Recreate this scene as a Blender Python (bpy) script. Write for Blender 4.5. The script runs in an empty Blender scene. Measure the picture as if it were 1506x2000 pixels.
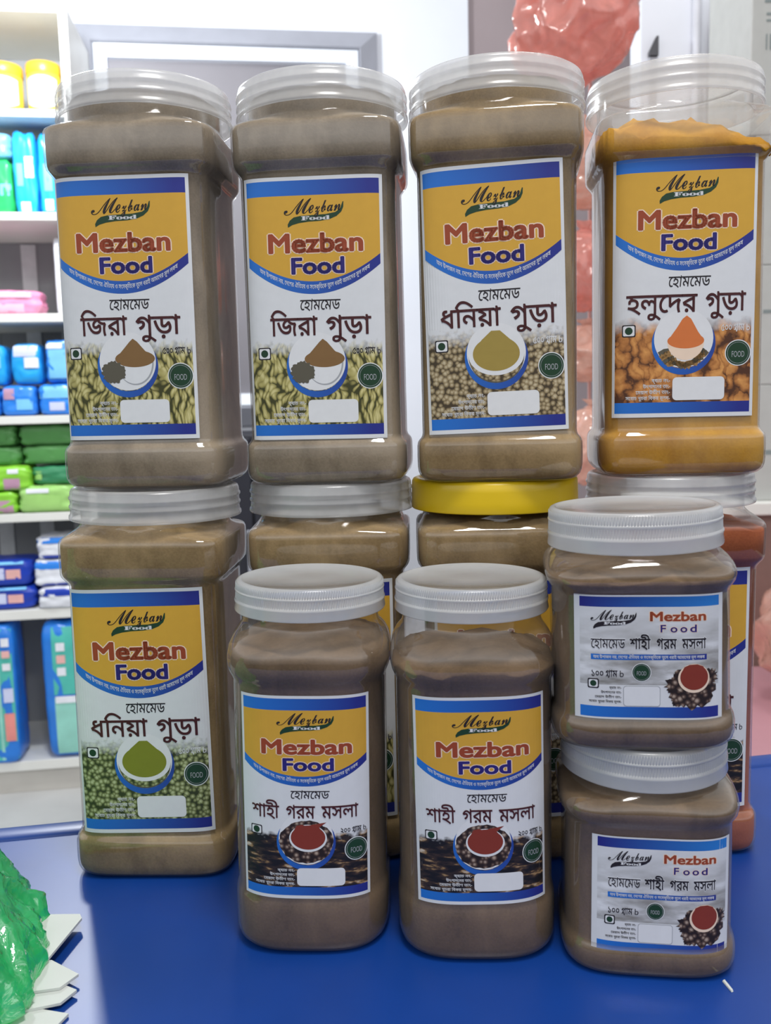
import bpy, bmesh, math, random
import numpy as np
from mathutils import Vector, noise, geometry

random.seed(7)
S = bpy.context.scene
COL = S.collection
R = math.radians

# ------------------------------------------------------------------ camera
TABLE_Z = 0.75
EYE = 0.997
cam_d = bpy.data.cameras.new('camera')
cam_d.sensor_fit = 'VERTICAL'
cam_d.sensor_height = 24.0
cam_d.lens = 1779.55 / 2000 * 24.0
cam_d.clip_start = 0.02
cam_d.dof.use_dof = True
cam_d.dof.focus_distance = 0.45
cam_d.dof.aperture_fstop = 11.5
cam = bpy.data.objects.new('camera', cam_d)
COL.objects.link(cam)
from mathutils import Matrix
cam.matrix_world = (Matrix.Translation((0, 0, EYE)) @ Matrix.Rotation(R(90 - 6.947), 4, 'X')
                    @ Matrix.Rotation(R(-1.371), 4, 'Z'))
S.camera = cam

# ------------------------------------------------------------------ world, lamps, exposure
S.view_settings.view_transform = 'Standard'
S.view_settings.look = 'None'
S.view_settings.gamma = 1.0
S.view_settings.exposure = 0.0
S.cycles.transparent_max_bounces = 32
S.cycles.max_bounces = 10
world = bpy.data.worlds.new('room_light')
S.world = world
world.use_nodes = True
# soft light of the shop around the counter: bright band added above eye level for sheen on the jars, darker towards the floor
wnt = world.node_tree
bg = wnt.nodes['Background']
wtc = wnt.nodes.new('ShaderNodeTexCoord')
wsp = wnt.nodes.new('ShaderNodeSeparateXYZ')
wnt.links.new(wtc.outputs['Generated'], wsp.inputs[0])
wmr = wnt.nodes.new('ShaderNodeMapRange')
wmr.inputs['From Min'].default_value = -1.0
wnt.links.new(wsp.outputs['Z'], wmr.inputs['Value'])
wrp = wnt.nodes.new('ShaderNodeValToRGB')
we = wrp.color_ramp.elements
while len(we) < 5: we.new(0.5)
for k, (p, c) in enumerate([(0.0, 0.03), (0.47, 0.06), (0.575, 1.0), (0.65, 2.7), (1.0, 0.30)]):
    we[k].position = p
    we[k].color = (c * 0.95, c * 0.97, c, 1)
wnt.links.new(wmr.outputs[0], wrp.inputs[0])
wnt.links.new(wrp.outputs[0], bg.inputs[0])
bg.inputs[1].default_value = 0.60

def lamp(name, kind, loc, power, color, size, target=None):
    d = bpy.data.lights.new(name, kind)
    d.energy = power
    d.color = color
    if kind == 'AREA':
        d.shape = 'DISK'
        d.size = size
    else:
        d.shadow_soft_size = size
    o = bpy.data.objects.new(name, d)
    o.location = loc
    if target:
        o.rotation_euler = (Vector(target) - Vector(loc)).to_track_quat('-Z', 'Y').to_euler()
    COL.objects.link(o)
    return o

# bright bulb hanging behind the jars in front of the shelf, just over the top of the frame
lamp('hanging_bulb', 'POINT', (-0.68, 1.88, 1.90), 42, (0.93, 0.97, 1.0), 0.05)
# ceiling lamp of the shop, over the counter
lamp('ceiling_lamp', 'AREA', (0.12, 0.04, 2.22), 15, (1.0, 0.98, 0.95), 0.35, (0.08, 0.3, 0.0))
# second ceiling lamp over the back of the shop
lamp('ceiling_lamp', 'AREA', (0.5, 1.3, 2.75), 9, (1.0, 0.97, 0.94), 0.4, (0.35, 2.0, 0.9))

# ------------------------------------------------------------------ helpers
def tag(o, label=None, cat=None, group=None, kind=None):
    if label: o['label'] = label
    if cat: o['category'] = cat
    if group: o['group'] = group
    if kind: o['kind'] = kind
    return o

def thing(name, label, cat, loc=(0, 0, 0), rot=(0, 0, 0), group=None):
    o = bpy.data.objects.new(name, None)
    o.empty_display_size = 0.02
    COL.objects.link(o)
    o.location = loc
    o.rotation_euler = rot
    return tag(o, label, cat, group)

def link(name, me, mats=None, parent=None, smooth=False, loc=None, rot=None):
    o = bpy.data.objects.new(name, me)
    COL.objects.link(o)
    if mats:
        for m in (mats if isinstance(mats, (list, tuple)) else [mats]):
            me.materials.append(m)
    if smooth:
        for p in me.polygons: p.use_smooth = True
    if parent: o.parent = parent
    if loc: o.location = loc
    if rot: o.rotation_euler = rot
    return o

def mesh(name, v, f, mi=None, uv=None):
    me = bpy.data.meshes.new(name)
    me.from_pydata([tuple(p) for p in v], [], [tuple(q) for q in f])
    if mi is not None:
        me.polygons.foreach_set('material_index', mi)
    if uv is not None:
        l = me.uv_layers.new(name='UVMap')
        vi = np.empty(len(me.loops), dtype=np.int32)
        me.loops.foreach_get('vertex_index', vi)
        l.data.foreach_set('uv', np.asarray(uv, dtype=np.float32)[vi].ravel())
    me.update()
    return me

def box_mesh(x0, x1, y0, y1, z0, z1, bevel=0.0, seg=2):
    bm = bmesh.new()
    add_box(bm, x0, x1, y0, y1, z0, z1)
    if bevel:
        bmesh.ops.bevel(bm, geom=list(bm.edges), offset=bevel, segments=seg, affect='EDGES', profile=0.5)
    me = bpy.data.meshes.new('box')
    bm.to_mesh(me); bm.free()
    return me

def add_box(bm, x0, x1, y0, y1, z0, z1):
    r = bmesh.ops.create_cube(bm, size=1.0)
    for v in r['verts']:
        v.co = Vector(((x0 + x1) / 2 + v.co.x * (x1 - x0), (y0 + y1) / 2 + v.co.y * (y1 - y0), (z0 + z1) / 2 + v.co.z * (z1 - z0)))
    return r['verts']

# ------------------------------------------------------------------ materials
def new_mat(name):
    m = bpy.data.materials.new(name)
    m.use_nodes = True
    nt = m.node_tree
    nt.nodes.clear()
    out = nt.nodes.new('ShaderNodeOutputMaterial')
    return m, nt, out

def N(nt, t, **kw):
    n = nt.nodes.new(t)
    for k, v in kw.items():
        setattr(n, k, v)
    return n

def ramp(nt, stops, interp='LINEAR'):
    n = nt.nodes.new('ShaderNodeValToRGB')
    e = n.color_ramp.elements
    n.color_ramp.interpolation = interp
    while len(e) < len(stops): e.new(0.5)
    for i, (p, c) in enumerate(stops):
        e[i].position = p
        e[i].color = (*c, 1)
    return n

def plain(name, col, rough=0.5, spec=0.5, metal=0.0, noise_amt=0.06, scale=30, coat=0.0, bump=0.0):
    m, nt, out = new_mat(name)
    b = N(nt, 'ShaderNodeBsdfPrincipled')
    nt.links.new(b.outputs[0], out.inputs[0])
    b.inputs['Roughness'].default_value = rough
    b.inputs['Metallic'].default_value = metal
    b.inputs['Specular IOR Level'].default_value = spec
    b.inputs['Coat Weight'].default_value = coat
    tc = N(nt, 'ShaderNodeTexCoord')
    nz = N(nt, 'ShaderNodeTexNoise')
    nz.inputs['Scale'].default_value = scale
    nz.inputs['Detail'].default_value = 4
    nt.links.new(tc.outputs['Object'], nz.inputs['Vector'])
    lo = [c * (1 - noise_amt) for c in col]
    hi = [min(1, c * (1 + noise_amt)) for c in col]
    r = ramp(nt, [(0.3, lo), (0.7, hi)])
    nt.links.new(nz.outputs['Fac'], r.inputs[0])
    nt.links.new(r.outputs[0], b.inputs['Base Color'])
    if bump:
        bp = N(nt, 'ShaderNodeBump')
        bp.inputs['Strength'].default_value = bump
        bp.inputs['Distance'].default_value = 0.001
        nt.links.new(nz.outputs['Fac'], bp.inputs['Height'])
        nt.links.new(bp.outputs[0], b.inputs['Normal'])
    return m

def powder_mat(name, dark, light):
    m, nt, out = new_mat(name)
    b = N(nt, 'ShaderNodeBsdfPrincipled')
    nt.links.new(b.outputs[0], out.inputs[0])
    b.inputs['Roughness'].default_value = 0.9
    b.inputs['Specular IOR Level'].default_value = 0.1
    tc = N(nt, 'ShaderNodeTexCoord')
    mp = N(nt, 'ShaderNodeMapping')
    mp.inputs['Scale'].default_value = (1, 1, 0.6)
    n1 = N(nt, 'ShaderNodeTexNoise'); n1.inputs['Scale'].default_value = 38; n1.inputs['Detail'].default_value = 3; n1.inputs['Distortion'].default_value = 0.8
    n2 = N(nt, 'ShaderNodeTexNoise'); n2.inputs['Scale'].default_value = 900; n2.inputs['Detail'].default_value = 2
    nt.links.new(tc.outputs['Object'], mp.inputs[0])
    nt.links.new(mp.outputs[0], n1.inputs['Vector'])
    nt.links.new(tc.outputs['Object'], n2.inputs['Vector'])
    mx = N(nt, 'ShaderNodeMath', operation='MULTIPLY_ADD')
    nt.links.new(n2.outputs['Fac'], mx.inputs[0]); mx.inputs[1].default_value = 0.22
    nt.links.new(n1.outputs['Fac'], mx.inputs[2])
    r = ramp(nt, [(0.40, dark), (0.76, light)])
    nt.links.new(mx.outputs[0], r.inputs[0])
    nt.links.new(r.outputs[0], b.inputs['Base Color'])
    bp = N(nt, 'ShaderNodeBump'); bp.inputs['Strength'].default_value = 0.3; bp.inputs['Distance'].default_value = 0.0004
    nt.links.new(n2.outputs['Fac'], bp.inputs['Height'])
    nt.links.new(bp.outputs[0], b.inputs['Normal'])
    return m

def schlick(nt, f0=0.04, normal=None):
    """reflectance of a thin sheet, the same from both sides"""
    lw = N(nt, 'ShaderNodeLayerWeight'); lw.inputs['Blend'].default_value = 0.5
    if normal is not None: nt.links.new(normal, lw.inputs['Normal'])
    p = N(nt, 'ShaderNodeMath', operation='POWER'); nt.links.new(lw.outputs['Facing'], p.inputs[0]); p.inputs[1].default_value = 5.0
    a = N(nt, 'ShaderNodeMath', operation='MULTIPLY_ADD'); nt.links.new(p.outputs[0], a.inputs[0]); a.inputs[1].default_value = 0.9 - f0; a.inputs[2].default_value = f0
    return a

def clear_plastic(name, dust=0.0, dust_col=(0.3, 0.22, 0.14), tint=(0.985, 0.985, 0.98), haze=0.004):
    """thin clear plastic wall: transparent with fresnel gloss, a little haze at the rim, powder dust clinging in patches"""
    m, nt, out = new_mat(name)
    tr = N(nt, 'ShaderNodeBsdfTransparent'); tr.inputs[0].default_value = (*tint, 1)
    gl = N(nt, 'ShaderNodeBsdfGlossy'); gl.inputs['Roughness'].default_value = 0.07
    df = N(nt, 'ShaderNodeBsdfDiffuse'); df.inputs[0].default_value = (0.75, 0.74, 0.72, 1)
    lw = N(nt, 'ShaderNodeLayerWeight'); lw.inputs['Blend'].default_value = 0.5
    tc = N(nt, 'ShaderNodeTexCoord')
    wv = N(nt, 'ShaderNodeTexNoise'); wv.inputs['Scale'].default_value = 60
    mp = N(nt, 'ShaderNodeMapping'); mp.inputs['Scale'].default_value = (1, 1, 0.25)
    nt.links.new(tc.outputs['Object'], mp.inputs[0]); nt.links.new(mp.outputs[0], wv.inputs['Vector'])
    bp = N(nt, 'ShaderNodeBump'); bp.inputs['Strength'].default_value = 0.25; bp.inputs['Distance'].default_value = 0.001
    nt.links.new(wv.outputs['Fac'], bp.inputs['Height']); nt.links.new(bp.outputs[0], gl.inputs['Normal'])
    # hazy rim
    pw = N(nt, 'ShaderNodeMath', operation='POWER'); nt.links.new(lw.outputs['Facing'], pw.inputs[0]); pw.inputs[1].default_value = 3.0
    ml = N(nt, 'ShaderNodeMath', operation='MULTIPLY_ADD'); nt.links.new(pw.outputs[0], ml.inputs[0]); ml.inputs[1].default_value = 0.20; ml.inputs[2].default_value = haze
    m1 = N(nt, 'ShaderNodeMixShader'); nt.links.new(ml.outputs[0], m1.inputs[0]); nt.links.new(tr.outputs[0], m1.inputs[1]); nt.links.new(df.outputs[0], m1.inputs[2])
    last = m1
    if dust > 0:
        dd = N(nt, 'ShaderNodeBsdfDiffuse'); dd.inputs[0].default_value = (*dust_col, 1)
        dn = N(nt, 'ShaderNodeTexNoise'); dn.inputs['Scale'].default_value = 85; dn.inputs['Detail'].default_value = 6
        nt.links.new(tc.outputs['Object'], dn.inputs['Vector'])
        mr = N(nt, 'ShaderNodeMapRange'); mr.inputs['From Min'].default_value = 0.38; mr.inputs['From Max'].default_value = 0.72
        mr.inputs['To Min'].default_value = dust * 0.35; mr.inputs['To Max'].default_value = min(1, dust * 1.2)
        nt.links.new(dn.outputs['Fac'], mr.inputs['Value'])
        m3 = N(nt, 'ShaderNodeMixShader'); nt.links.new(mr.outputs[0], m3.inputs[0]); nt.links.new(m1.outputs[0], m3.inputs[1]); nt.links.new(dd.outputs[0], m3.inputs[2])
        last = m3
    fr = schlick(nt, 0.085)
    m2 = N(nt, 'ShaderNodeMixShader'); nt.links.new(fr.outputs[0], m2.inputs[0]); nt.links.new(last.outputs[0], m2.inputs[1]); nt.links.new(gl.outputs[0], m2.inputs[2])
    nt.links.new(m2.outputs[0], out.inputs[0])
    return m

def frosted(name, col=(0.86, 0.87, 0.88), clear=0.30, rough=0.3):
    m, nt, out = new_mat(name)
    tr = N(nt, 'ShaderNodeBsdfTransparent'); tr.inputs[0].default_value = (0.9, 0.9, 0.9, 1)
    df = N(nt, 'ShaderNodeBsdfDiffuse'); df.inputs[0].default_value = (*col, 1)
    tl = N(nt, 'ShaderNodeBsdfTranslucent'); tl.inputs[0].default_value = (*col, 1)
    gl = N(nt, 'ShaderNodeBsdfGlossy'); gl.inputs['Roughness'].default_value = rough
    tc = N(nt, 'ShaderNodeTexCoord')
    nz = N(nt, 'ShaderNodeTexNoise'); nz.inputs['Scale'].default_value = 50; nz.inputs['Detail'].default_value = 3
    nt.links.new(tc.outputs['Object'], nz.inputs['Vector'])
    mr = N(nt, 'ShaderNodeMapRange'); mr.inputs['To Min'].default_value = clear * 0.8; mr.inputs['To Max'].default_value = clear * 1.2
    nt.links.new(nz.outputs['Fac'], mr.inputs['Value'])
    a = N(nt, 'ShaderNodeMixShader'); a.inputs[0].default_value = 0.45
    nt.links.new(df.outputs[0], a.inputs[1]); nt.links.new(tl.outputs[0], a.inputs[2])
    b = N(nt, 'ShaderNodeMixShader'); nt.links.new(mr.outputs[0], b.inputs[0]); nt.links.new(a.outputs[0], b.inputs[1]); nt.links.new(tr.outputs[0], b.inputs[2])
    fr = schlick(nt, 0.04)
    c = N(nt, 'ShaderNodeMixShader'); nt.links.new(fr.outputs[0], c.inputs[0]); nt.links.new(b.outputs[0], c.inputs[1]); nt.links.new(gl.outputs[0], c.inputs[2])
    nt.links.new(c.outputs[0], out.inputs[0])
    return m

def print_mat(name, col, rough=0.42):
    return plain(name, col, rough, 0.35, noise_amt=0.02, scale=200)

def print_gradient(name, a, b, mid=0.5):
    m, nt, out = new_mat(name)
    bs = N(nt, 'ShaderNodeBsdfPrincipled'); nt.links.new(bs.outputs[0], out.inputs[0])
    bs.inputs['Roughness'].default_value = 0.42; bs.inputs['Specular IOR Level'].default_value = 0.35
    uv = N(nt, 'ShaderNodeUVMap', uv_map='UVMap')
    sp = N(nt, 'ShaderNodeSeparateXYZ'); nt.links.new(uv.outputs[0], sp.inputs[0])
    r = ramp(nt, [(0.05, a), (mid, [(p + q) / 2 for p, q in zip(a, b)]), (0.9, b)])
    nt.links.new(sp.outputs[0], r.inputs[0]); nt.links.new(r.outputs[0], bs.inputs['Base Color'])
    return m

def print_picture(name, kind, stops, v_full, v_fade, scale):
    """printed photo of whole spice on the label; UV is (u, height in label widths from the bottom)"""
    m, nt, out = new_mat(name)
    bs = N(nt, 'ShaderNodeBsdfPrincipled'); nt.links.new(bs.outputs[0], out.inputs[0])
    bs.inputs['Roughness'].default_value = 0.42; bs.inputs['Specular IOR Level'].default_value = 0.35
    uv = N(nt, 'ShaderNodeUVMap', uv_map='UVMap')
    base = uv.outputs[0]
    wn = N(nt, 'ShaderNodeTexNoise'); wn.inputs['Scale'].default_value = 3.5
    nt.links.new(base, wn.inputs['Vector'])
    if kind == 'seed':
        mp = N(nt, 'ShaderNodeMapping'); mp.inputs['Rotation'].default_value = (0, 0, 0.6); mp.inputs['Scale'].default_value = (scale * 2.1, scale * 0.8, 1)
        mixv = N(nt, 'ShaderNodeMix', data_type='VECTOR'); mixv.inputs[0].default_value = 0.22
        nt.links.new(base, mixv.inputs[4]); nt.links.new(wn.outputs['Color'], mixv.inputs[5])
        nt.links.new(mixv.outputs[1], mp.inputs[0])
    elif kind == 'chunk':
        wn.inputs['Scale'].default_value = 6; wn.inputs['Detail'].default_value = 4
        mp = N(nt, 'ShaderNodeMapping'); mp.inputs['Rotation'].default_value = (0, 0, -0.5); mp.inputs['Scale'].default_value = (scale * 1.3, scale * 0.75, 1)
        mixv = N(nt, 'ShaderNodeMix', data_type='VECTOR'); mixv.inputs[0].default_value = 0.24
        nt.links.new(base, mixv.inputs[4]); nt.links.new(wn.outputs['Color'], mixv.inputs[5])
        nt.links.new(mixv.outputs[1], mp.inputs[0])
    else:
        mp = N(nt, 'ShaderNodeMapping'); mp.inputs['Scale'].default_value = (scale, scale, 1)
        nt.links.new(base, mp.inputs[0])
    vo = N(nt, 'ShaderNodeTexVoronoi'); vo.inputs['Scale'].default_value = 1.0
    vo.voronoi_dimensions = '2D'
    nt.links.new(mp.outputs[0], vo.inputs['Vector'])
    nz = N(nt, 'ShaderNodeTexNoise'); nz.inputs['Scale'].default_value = scale * 0.9; nz.inputs['Detail'].default_value = 5
    nt.links.new(base, nz.inputs['Vector'])
    if kind in ('seed', 'grain', 'chunk'):
        sep = N(nt, 'ShaderNodeSeparateColor'); nt.links.new(vo.outputs['Color'], sep.inputs[0])
        a = N(nt, 'ShaderNodeMath', operation='MULTIPLY_ADD'); nt.links.new(sep.outputs[0], a.inputs[0]); a.inputs[1].default_value = 0.35
        nt.links.new(vo.outputs['Distance'], a.inputs[2])
        b = N(nt, 'ShaderNodeMath', operation='MULTIPLY_ADD'); nt.links.new(nz.outputs['Fac'], b.inputs[0]); b.inputs[1].default_value = 0.3
        nt.links.new(a.outputs[0], b.inputs[2])
        src = b.outputs[0]
    else:
        wv = N(nt, 'ShaderNodeMapping'); wv.inputs['Rotation'].default_value = (0, 0, 0.5); wv.inputs['Scale'].default_value = (1, 3.2, 1)
        nt.links.new(base, wv.inputs[0])
        nz2 = N(nt, 'ShaderNodeTexNoise'); nz2.inputs['Scale'].default_value = scale * 0.5; nz2.inputs['Detail'].default_value = 6
        nt.links.new(wv.outputs[0], nz2.inputs['Vector'])
        src = nz2.outputs['Fac']
    r = ramp(nt, stops); nt.links.new(src, r.inputs[0])
    sp = N(nt, 'ShaderNodeSeparateXYZ'); nt.links.new(base, sp.inputs[0])
    ad = N(nt, 'ShaderNodeMath', operation='MULTIPLY_ADD'); nt.links.new(nz.outputs['Fac'], ad.inputs[0]); ad.inputs[1].default_value = 0.16
    nt.links.new(sp.outputs[1], ad.inputs[2])
    mr = N(nt, 'ShaderNodeMapRange'); mr.inputs['From Min'].default_value = v_full + 0.08; mr.inputs['From Max'].default_value = v_fade + 0.08
    nt.links.new(ad.outputs[0], mr.inputs['Value'])
    mx = N(nt, 'ShaderNodeMix', data_type='RGBA'); mx.inputs[7].default_value = (0.66, 0.67, 0.685, 1)
    nt.links.new(mr.outputs[0], mx.inputs[0]); nt.links.new(r.outputs[0], mx.inputs[6])
    nt.links.new(mx.outputs[2], bs.inputs['Base Color'])
    return m

def thin_sheet(name, col, clear, trans=0.5, rough=0.15, f0=0.07, scale=25):
    """thin coloured polythene"""
    m, nt, out = new_mat(name)
    tr = N(nt, 'ShaderNodeBsdfTransparent'); tr.inputs[0].default_value = (*[min(1, c * 1.15 + 0.02) for c in col], 1)
    df = N(nt, 'ShaderNodeBsdfDiffuse'); tl = N(nt, 'ShaderNodeBsdfTranslucent')
    tc = N(nt, 'ShaderNodeTexCoord'); nz = N(nt, 'ShaderNodeTexNoise'); nz.inputs['Scale'].default_value = scale; nz.inputs['Detail'].default_value = 5; nz.inputs['Distortion'].default_value = 1.2
    nt.links.new(tc.outputs['Object'], nz.inputs['Vector'])
    r = ramp(nt, [(0.3, [c * 0.8 for c in col]), (0.7, [min(1, c * 1.15) for c in col])])
    nt.links.new(nz.outputs['Fac'], r.inputs[0])
    nt.links.new(r.outputs[0], df.inputs[0]); nt.links.new(r.outputs[0], tl.inputs[0])
    a = N(nt, 'ShaderNodeMixShader'); a.inputs[0].default_value = trans
    nt.links.new(df.outputs[0], a.inputs[1]); nt.links.new(tl.outputs[0], a.inputs[2])
    b = N(nt, 'ShaderNodeMixShader'); b.inputs[0].default_value = clear
    nt.links.new(a.outputs[0], b.inputs[1]); nt.links.new(tr.outputs[0], b.inputs[2])
    gl = N(nt, 'ShaderNodeBsdfGlossy'); gl.inputs['Roughness'].default_value = rough
    bp = N(nt, 'ShaderNodeBump'); bp.inputs['Strength'].default_value = 0.5; bp.inputs['Distance'].default_value = 0.004
    nt.links.new(nz.outputs['Fac'], bp.inputs['Height']); nt.links.new(bp.outputs[0], gl.inputs['Normal'])
    fr = schlick(nt, f0, bp.outputs[0])
    c = N(nt, 'ShaderNodeMixShader'); nt.links.new(fr.outputs[0], c.inputs[0]); nt.links.new(b.outputs[0], c.inputs[1]); nt.links.new(gl.outputs[0], c.inputs[2])
    nt.links.new(c.outputs[0], out.inputs[0])
    return m

M = {}
M['wall'] = plain('painted_wall', (0.80, 0.83, 0.90), 0.7, 0.2, noise_amt=0.03, scale=4)
M['floor'] = plain('tile_floor', (0.55, 0.55, 0.54), 0.4, 0.4, noise_amt=0.08, scale=6)
M['mauve'] = plain('mauve_door_paint', (0.36, 0.30, 0.31), 0.6, 0.2, noise_amt=0.06, scale=5)
M['alu'] = plain('brushed_frame', (0.34, 0.35, 0.40), 0.45, 0.5, 0.0, noise_amt=0.05, scale=15)
M['frame_white'] = plain('white_frame_lip', (0.78, 0.82, 0.90), 0.4, noise_amt=0.03)
M['board_grey'] = plain('grey_panel', (0.20, 0.19, 0.21), 0.45, noise_amt=0.06, scale=5)
M['navy_cab'] = plain('dark_navy_laminate', (0.012, 0.013, 0.022), 0.5)
M['vinyl'] = plain('blue_vinyl', (0.003, 0.040, 0.235), 0.36, 0.5, noise_amt=0.10, scale=14, bump=0.08)
M['shelf'] = plain('white_laminate', (0.78, 0.78, 0.74), 0.45, noise_amt=0.04, scale=8)
M['shelf_in'] = plain('grey_back_board', (0.30, 0.31, 0.33), 0.6, noise_amt=0.08, scale=8)
M['slat'] = plain('pale_slat', (0.72, 0.74, 0.77), 0.6, noise_amt=0.1)
M['kick'] = plain('beige_kick', (0.52, 0.50, 0.46), 0.55, noise_amt=0.06, scale=10)
M['lid'] = frosted('frosted_lid', (0.88, 0.89, 0.90), 0.68, 0.25)
M['lid_small'] = frosted('frosted_ribbed_lid', (0.90, 0.92, 0.94), 0.46, 0.25)
M['lid_yellow'] = plain('yellow_lid_plastic', (0.70, 0.48, 0.010), 0.32, 0.5, noise_amt=0.03)
M['shell'] = clear_plastic('clear_jar_plastic')
M['p_cumin'] = powder_mat('cumin_powder', (0.180, 0.142, 0.100), (0.33, 0.265, 0.190))
M['p_coriander'] = powder_mat('coriander_powder', (0.190, 0.127, 0.060), (0.36, 0.25, 0.125))
M['p_turmeric'] = powder_mat('turmeric_powder', (0.38, 0.170, 0.010), (0.58, 0.30, 0.03))
M['p_chilli'] = powder_mat('chilli_powder', (0.21, 0.055, 0.022), (0.34, 0.10, 0.04))
M['p_garam'] = powder_mat('garam_masala_powder', (0.092, 0.060, 0.034), (0.20, 0.132, 0.078))
M['shell_dust'] = clear_plastic('dusty_jar_plastic', 0.20, (0.27, 0.19, 0.12))
M['shell_turm'] = clear_plastic('turmeric_stained_plastic', 0.10, (0.62, 0.50, 0.33))

# printing inks
INK = dict(
    white=print_mat('label_paper', (0.66, 0.67, 0.685)),
    bar=print_gradient('ink_blue_bar', (0.018, 0.16, 0.56), (0.020, 0.028, 0.22)),
    bar_rev=print_gradient('ink_blue_bar_reversed', (0.020, 0.022, 0.20), (0.025, 0.19, 0.56)),
    gold=print_mat('ink_gold', (0.60, 0.335, 0.040)),
    red=print_mat('ink_red_brown', (0.30, 0.055, 0.020)),
    navy=print_mat('ink_navy', (0.025, 0.018, 0.16)),
    black=print_mat('ink_black', (0.018, 0.014, 0.018)),
    maroon=print_mat('ink_maroon', (0.060, 0.012, 0.014)),
    green=print_mat('ink_dark_green', (0.012, 0.045, 0.020)),
    pale=print_mat('ink_pale_halo', (0.80, 0.62, 0.48)),
    paper=print_mat('ink_white', (0.70, 0.705, 0.715)),
    grey=print_mat('ink_grey', (0.35, 0.36, 0.38)),
    brown_powder=print_mat('ink_cumin_heap', (0.21, 0.115, 0.042)),
    seed_dark=print_mat('ink_dark_seeds', (0.10, 0.09, 0.065)),
    olive=print_mat('ink_coriander_heap', (0.33, 0.24, 0.055)),
    olive_green_cast=print_mat('ink_coriander_heap_green_cast', (0.20, 0.22, 0.020)),  # heap colour with the green light of the bag painted in
    orange=print_mat('ink_turmeric_heap', (0.62, 0.17, 0.045)),
    root=print_mat('ink_turmeric_roots', (0.30, 0.17, 0.06)),
    chilli=print_mat('ink_masala_heap', (0.22, 0.035, 0.020)),
    spice_mix=print_picture('ink_spice_mix', 'grain', [(0.30, (0.42, 0.33, 0.26)), (0.62, (0.10, 0.06, 0.045)), (0.9, (0.02, 0.012, 0.01))], 9, 10, 26),
    pic_cumin=print_picture('ink_cumin_seeds', 'seed', [(0.38, (0.60, 0.54, 0.25)), (0.70, (0.38, 0.33, 0.11)), (0.98, (0.05, 0.05, 0.015))], 0.60, 0.70, 22),
    pic_coriander=print_picture('ink_coriander_seeds', 'grain', [(0.34, (0.52, 0.44, 0.29)), (0.68, (0.31, 0.235, 0.125)), (1.0, (0.06, 0.042, 0.022))], 0.60, 0.72, 30),
    pic_coriander_green=print_picture('ink_coriander_seeds_green_cast', 'grain', [(0.34, (0.46, 0.50, 0.27)), (0.68, (0.20, 0.225, 0.085)), (1.0, (0.035, 0.045, 0.014))], 0.60, 0.72, 30),  # seed print tinted green for light cast through the green bag
    pic_turmeric=print_picture('ink_turmeric_pieces', 'chunk', [(0.36, (0.66, 0.31, 0.09)), (0.72, (0.42, 0.165, 0.045)), (1.0, (0.08, 0.03, 0.014))], 0.60, 0.70, 12),
    pic_garam=print_picture('ink_whole_spices', 'mix', [(0.44, (0.010, 0.009, 0.011)), (0.56, (0.045, 0.028, 0.022)), (0.62, (0.30, 0.18, 0.08)), (0.70, (0.55, 0.48, 0.40))], 0.49, 0.53, 15),
    pic_grey=print_picture('ink_grey_wash', 'mix', [(0.36, (0.20, 0.19, 0.17)), (0.50, (0.42, 0.42, 0.42)), (0.64, (0.72, 0.73, 0.75))], 0.40, 0.80, 5),
)
INK_KEYS = list(INK)

# ------------------------------------------------------------------ lettering: glyph outlines to flat triangles
_tcache = {}
def contours(s):
    cu = bpy.data.curves.new('lettering', 'FONT')
    cu.body = s
    ob = bpy.data.objects.new('lettering', cu)
    COL.objects.link(ob)
    bpy.context.view_layer.update()
    dg = bpy.context.evaluated_depsgraph_get()
    c2 = ob.to_curve(dg)
    out = []
    for sp in c2.splines:
        pts = []
        if sp.type == 'BEZIER':
            bp = sp.bezier_points
            n = len(bp)
            for i in range(n):
                p0, p1, p2, p3 = bp[i].co, bp[i].handle_right, bp[(i + 1) % n].handle_left, bp[(i + 1) % n].co
                d = (p3 - p0)
                bend = (p1 - p0).cross(d).length + (p2 - p0).cross(d).length
                k = 1 if bend < 1e-4 else 4
                for j in range(k):
                    t = j / k; q = 1 - t
                    p = p0 * q**3 + p1 * 3 * q * q * t + p2 * 3 * q * t * t + p3 * t**3
                    pts.append((p.x, p.y))
        else:
            pts = [(p.co.x, p.co.y) for p in sp.points]
        if len(pts) >= 3:
            a = [pts[0]]
            for p in pts[1:]:
                if abs(p[0] - a[-1][0]) + abs(p[1] - a[-1][1]) > 1e-5: a.append(p)
            out.append(np.array(a))
    ob.to_curve_clear()
    bpy.data.objects.remove(ob)
    bpy.data.curves.remove(cu)
    return out

def ribbon(poly, hw, closed):
    v, f = [], []
    n = len(poly)
    for i in range(n if closed else n - 1):
        a, b = poly[i], poly[(i + 1) % n]
        d = b - a
        L = np.hypot(*d)
        if L < 1e-7: continue
        d = d / L; m = np.array([-d[1], d[0]]) * hw
        e = d * hw * 0.35
        k = len(v)
        v += [a - e - m, b + e - m, b + e + m, a - e + m]
        f.append((k, k + 1, k + 2, k + 3))
    return v, f

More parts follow.
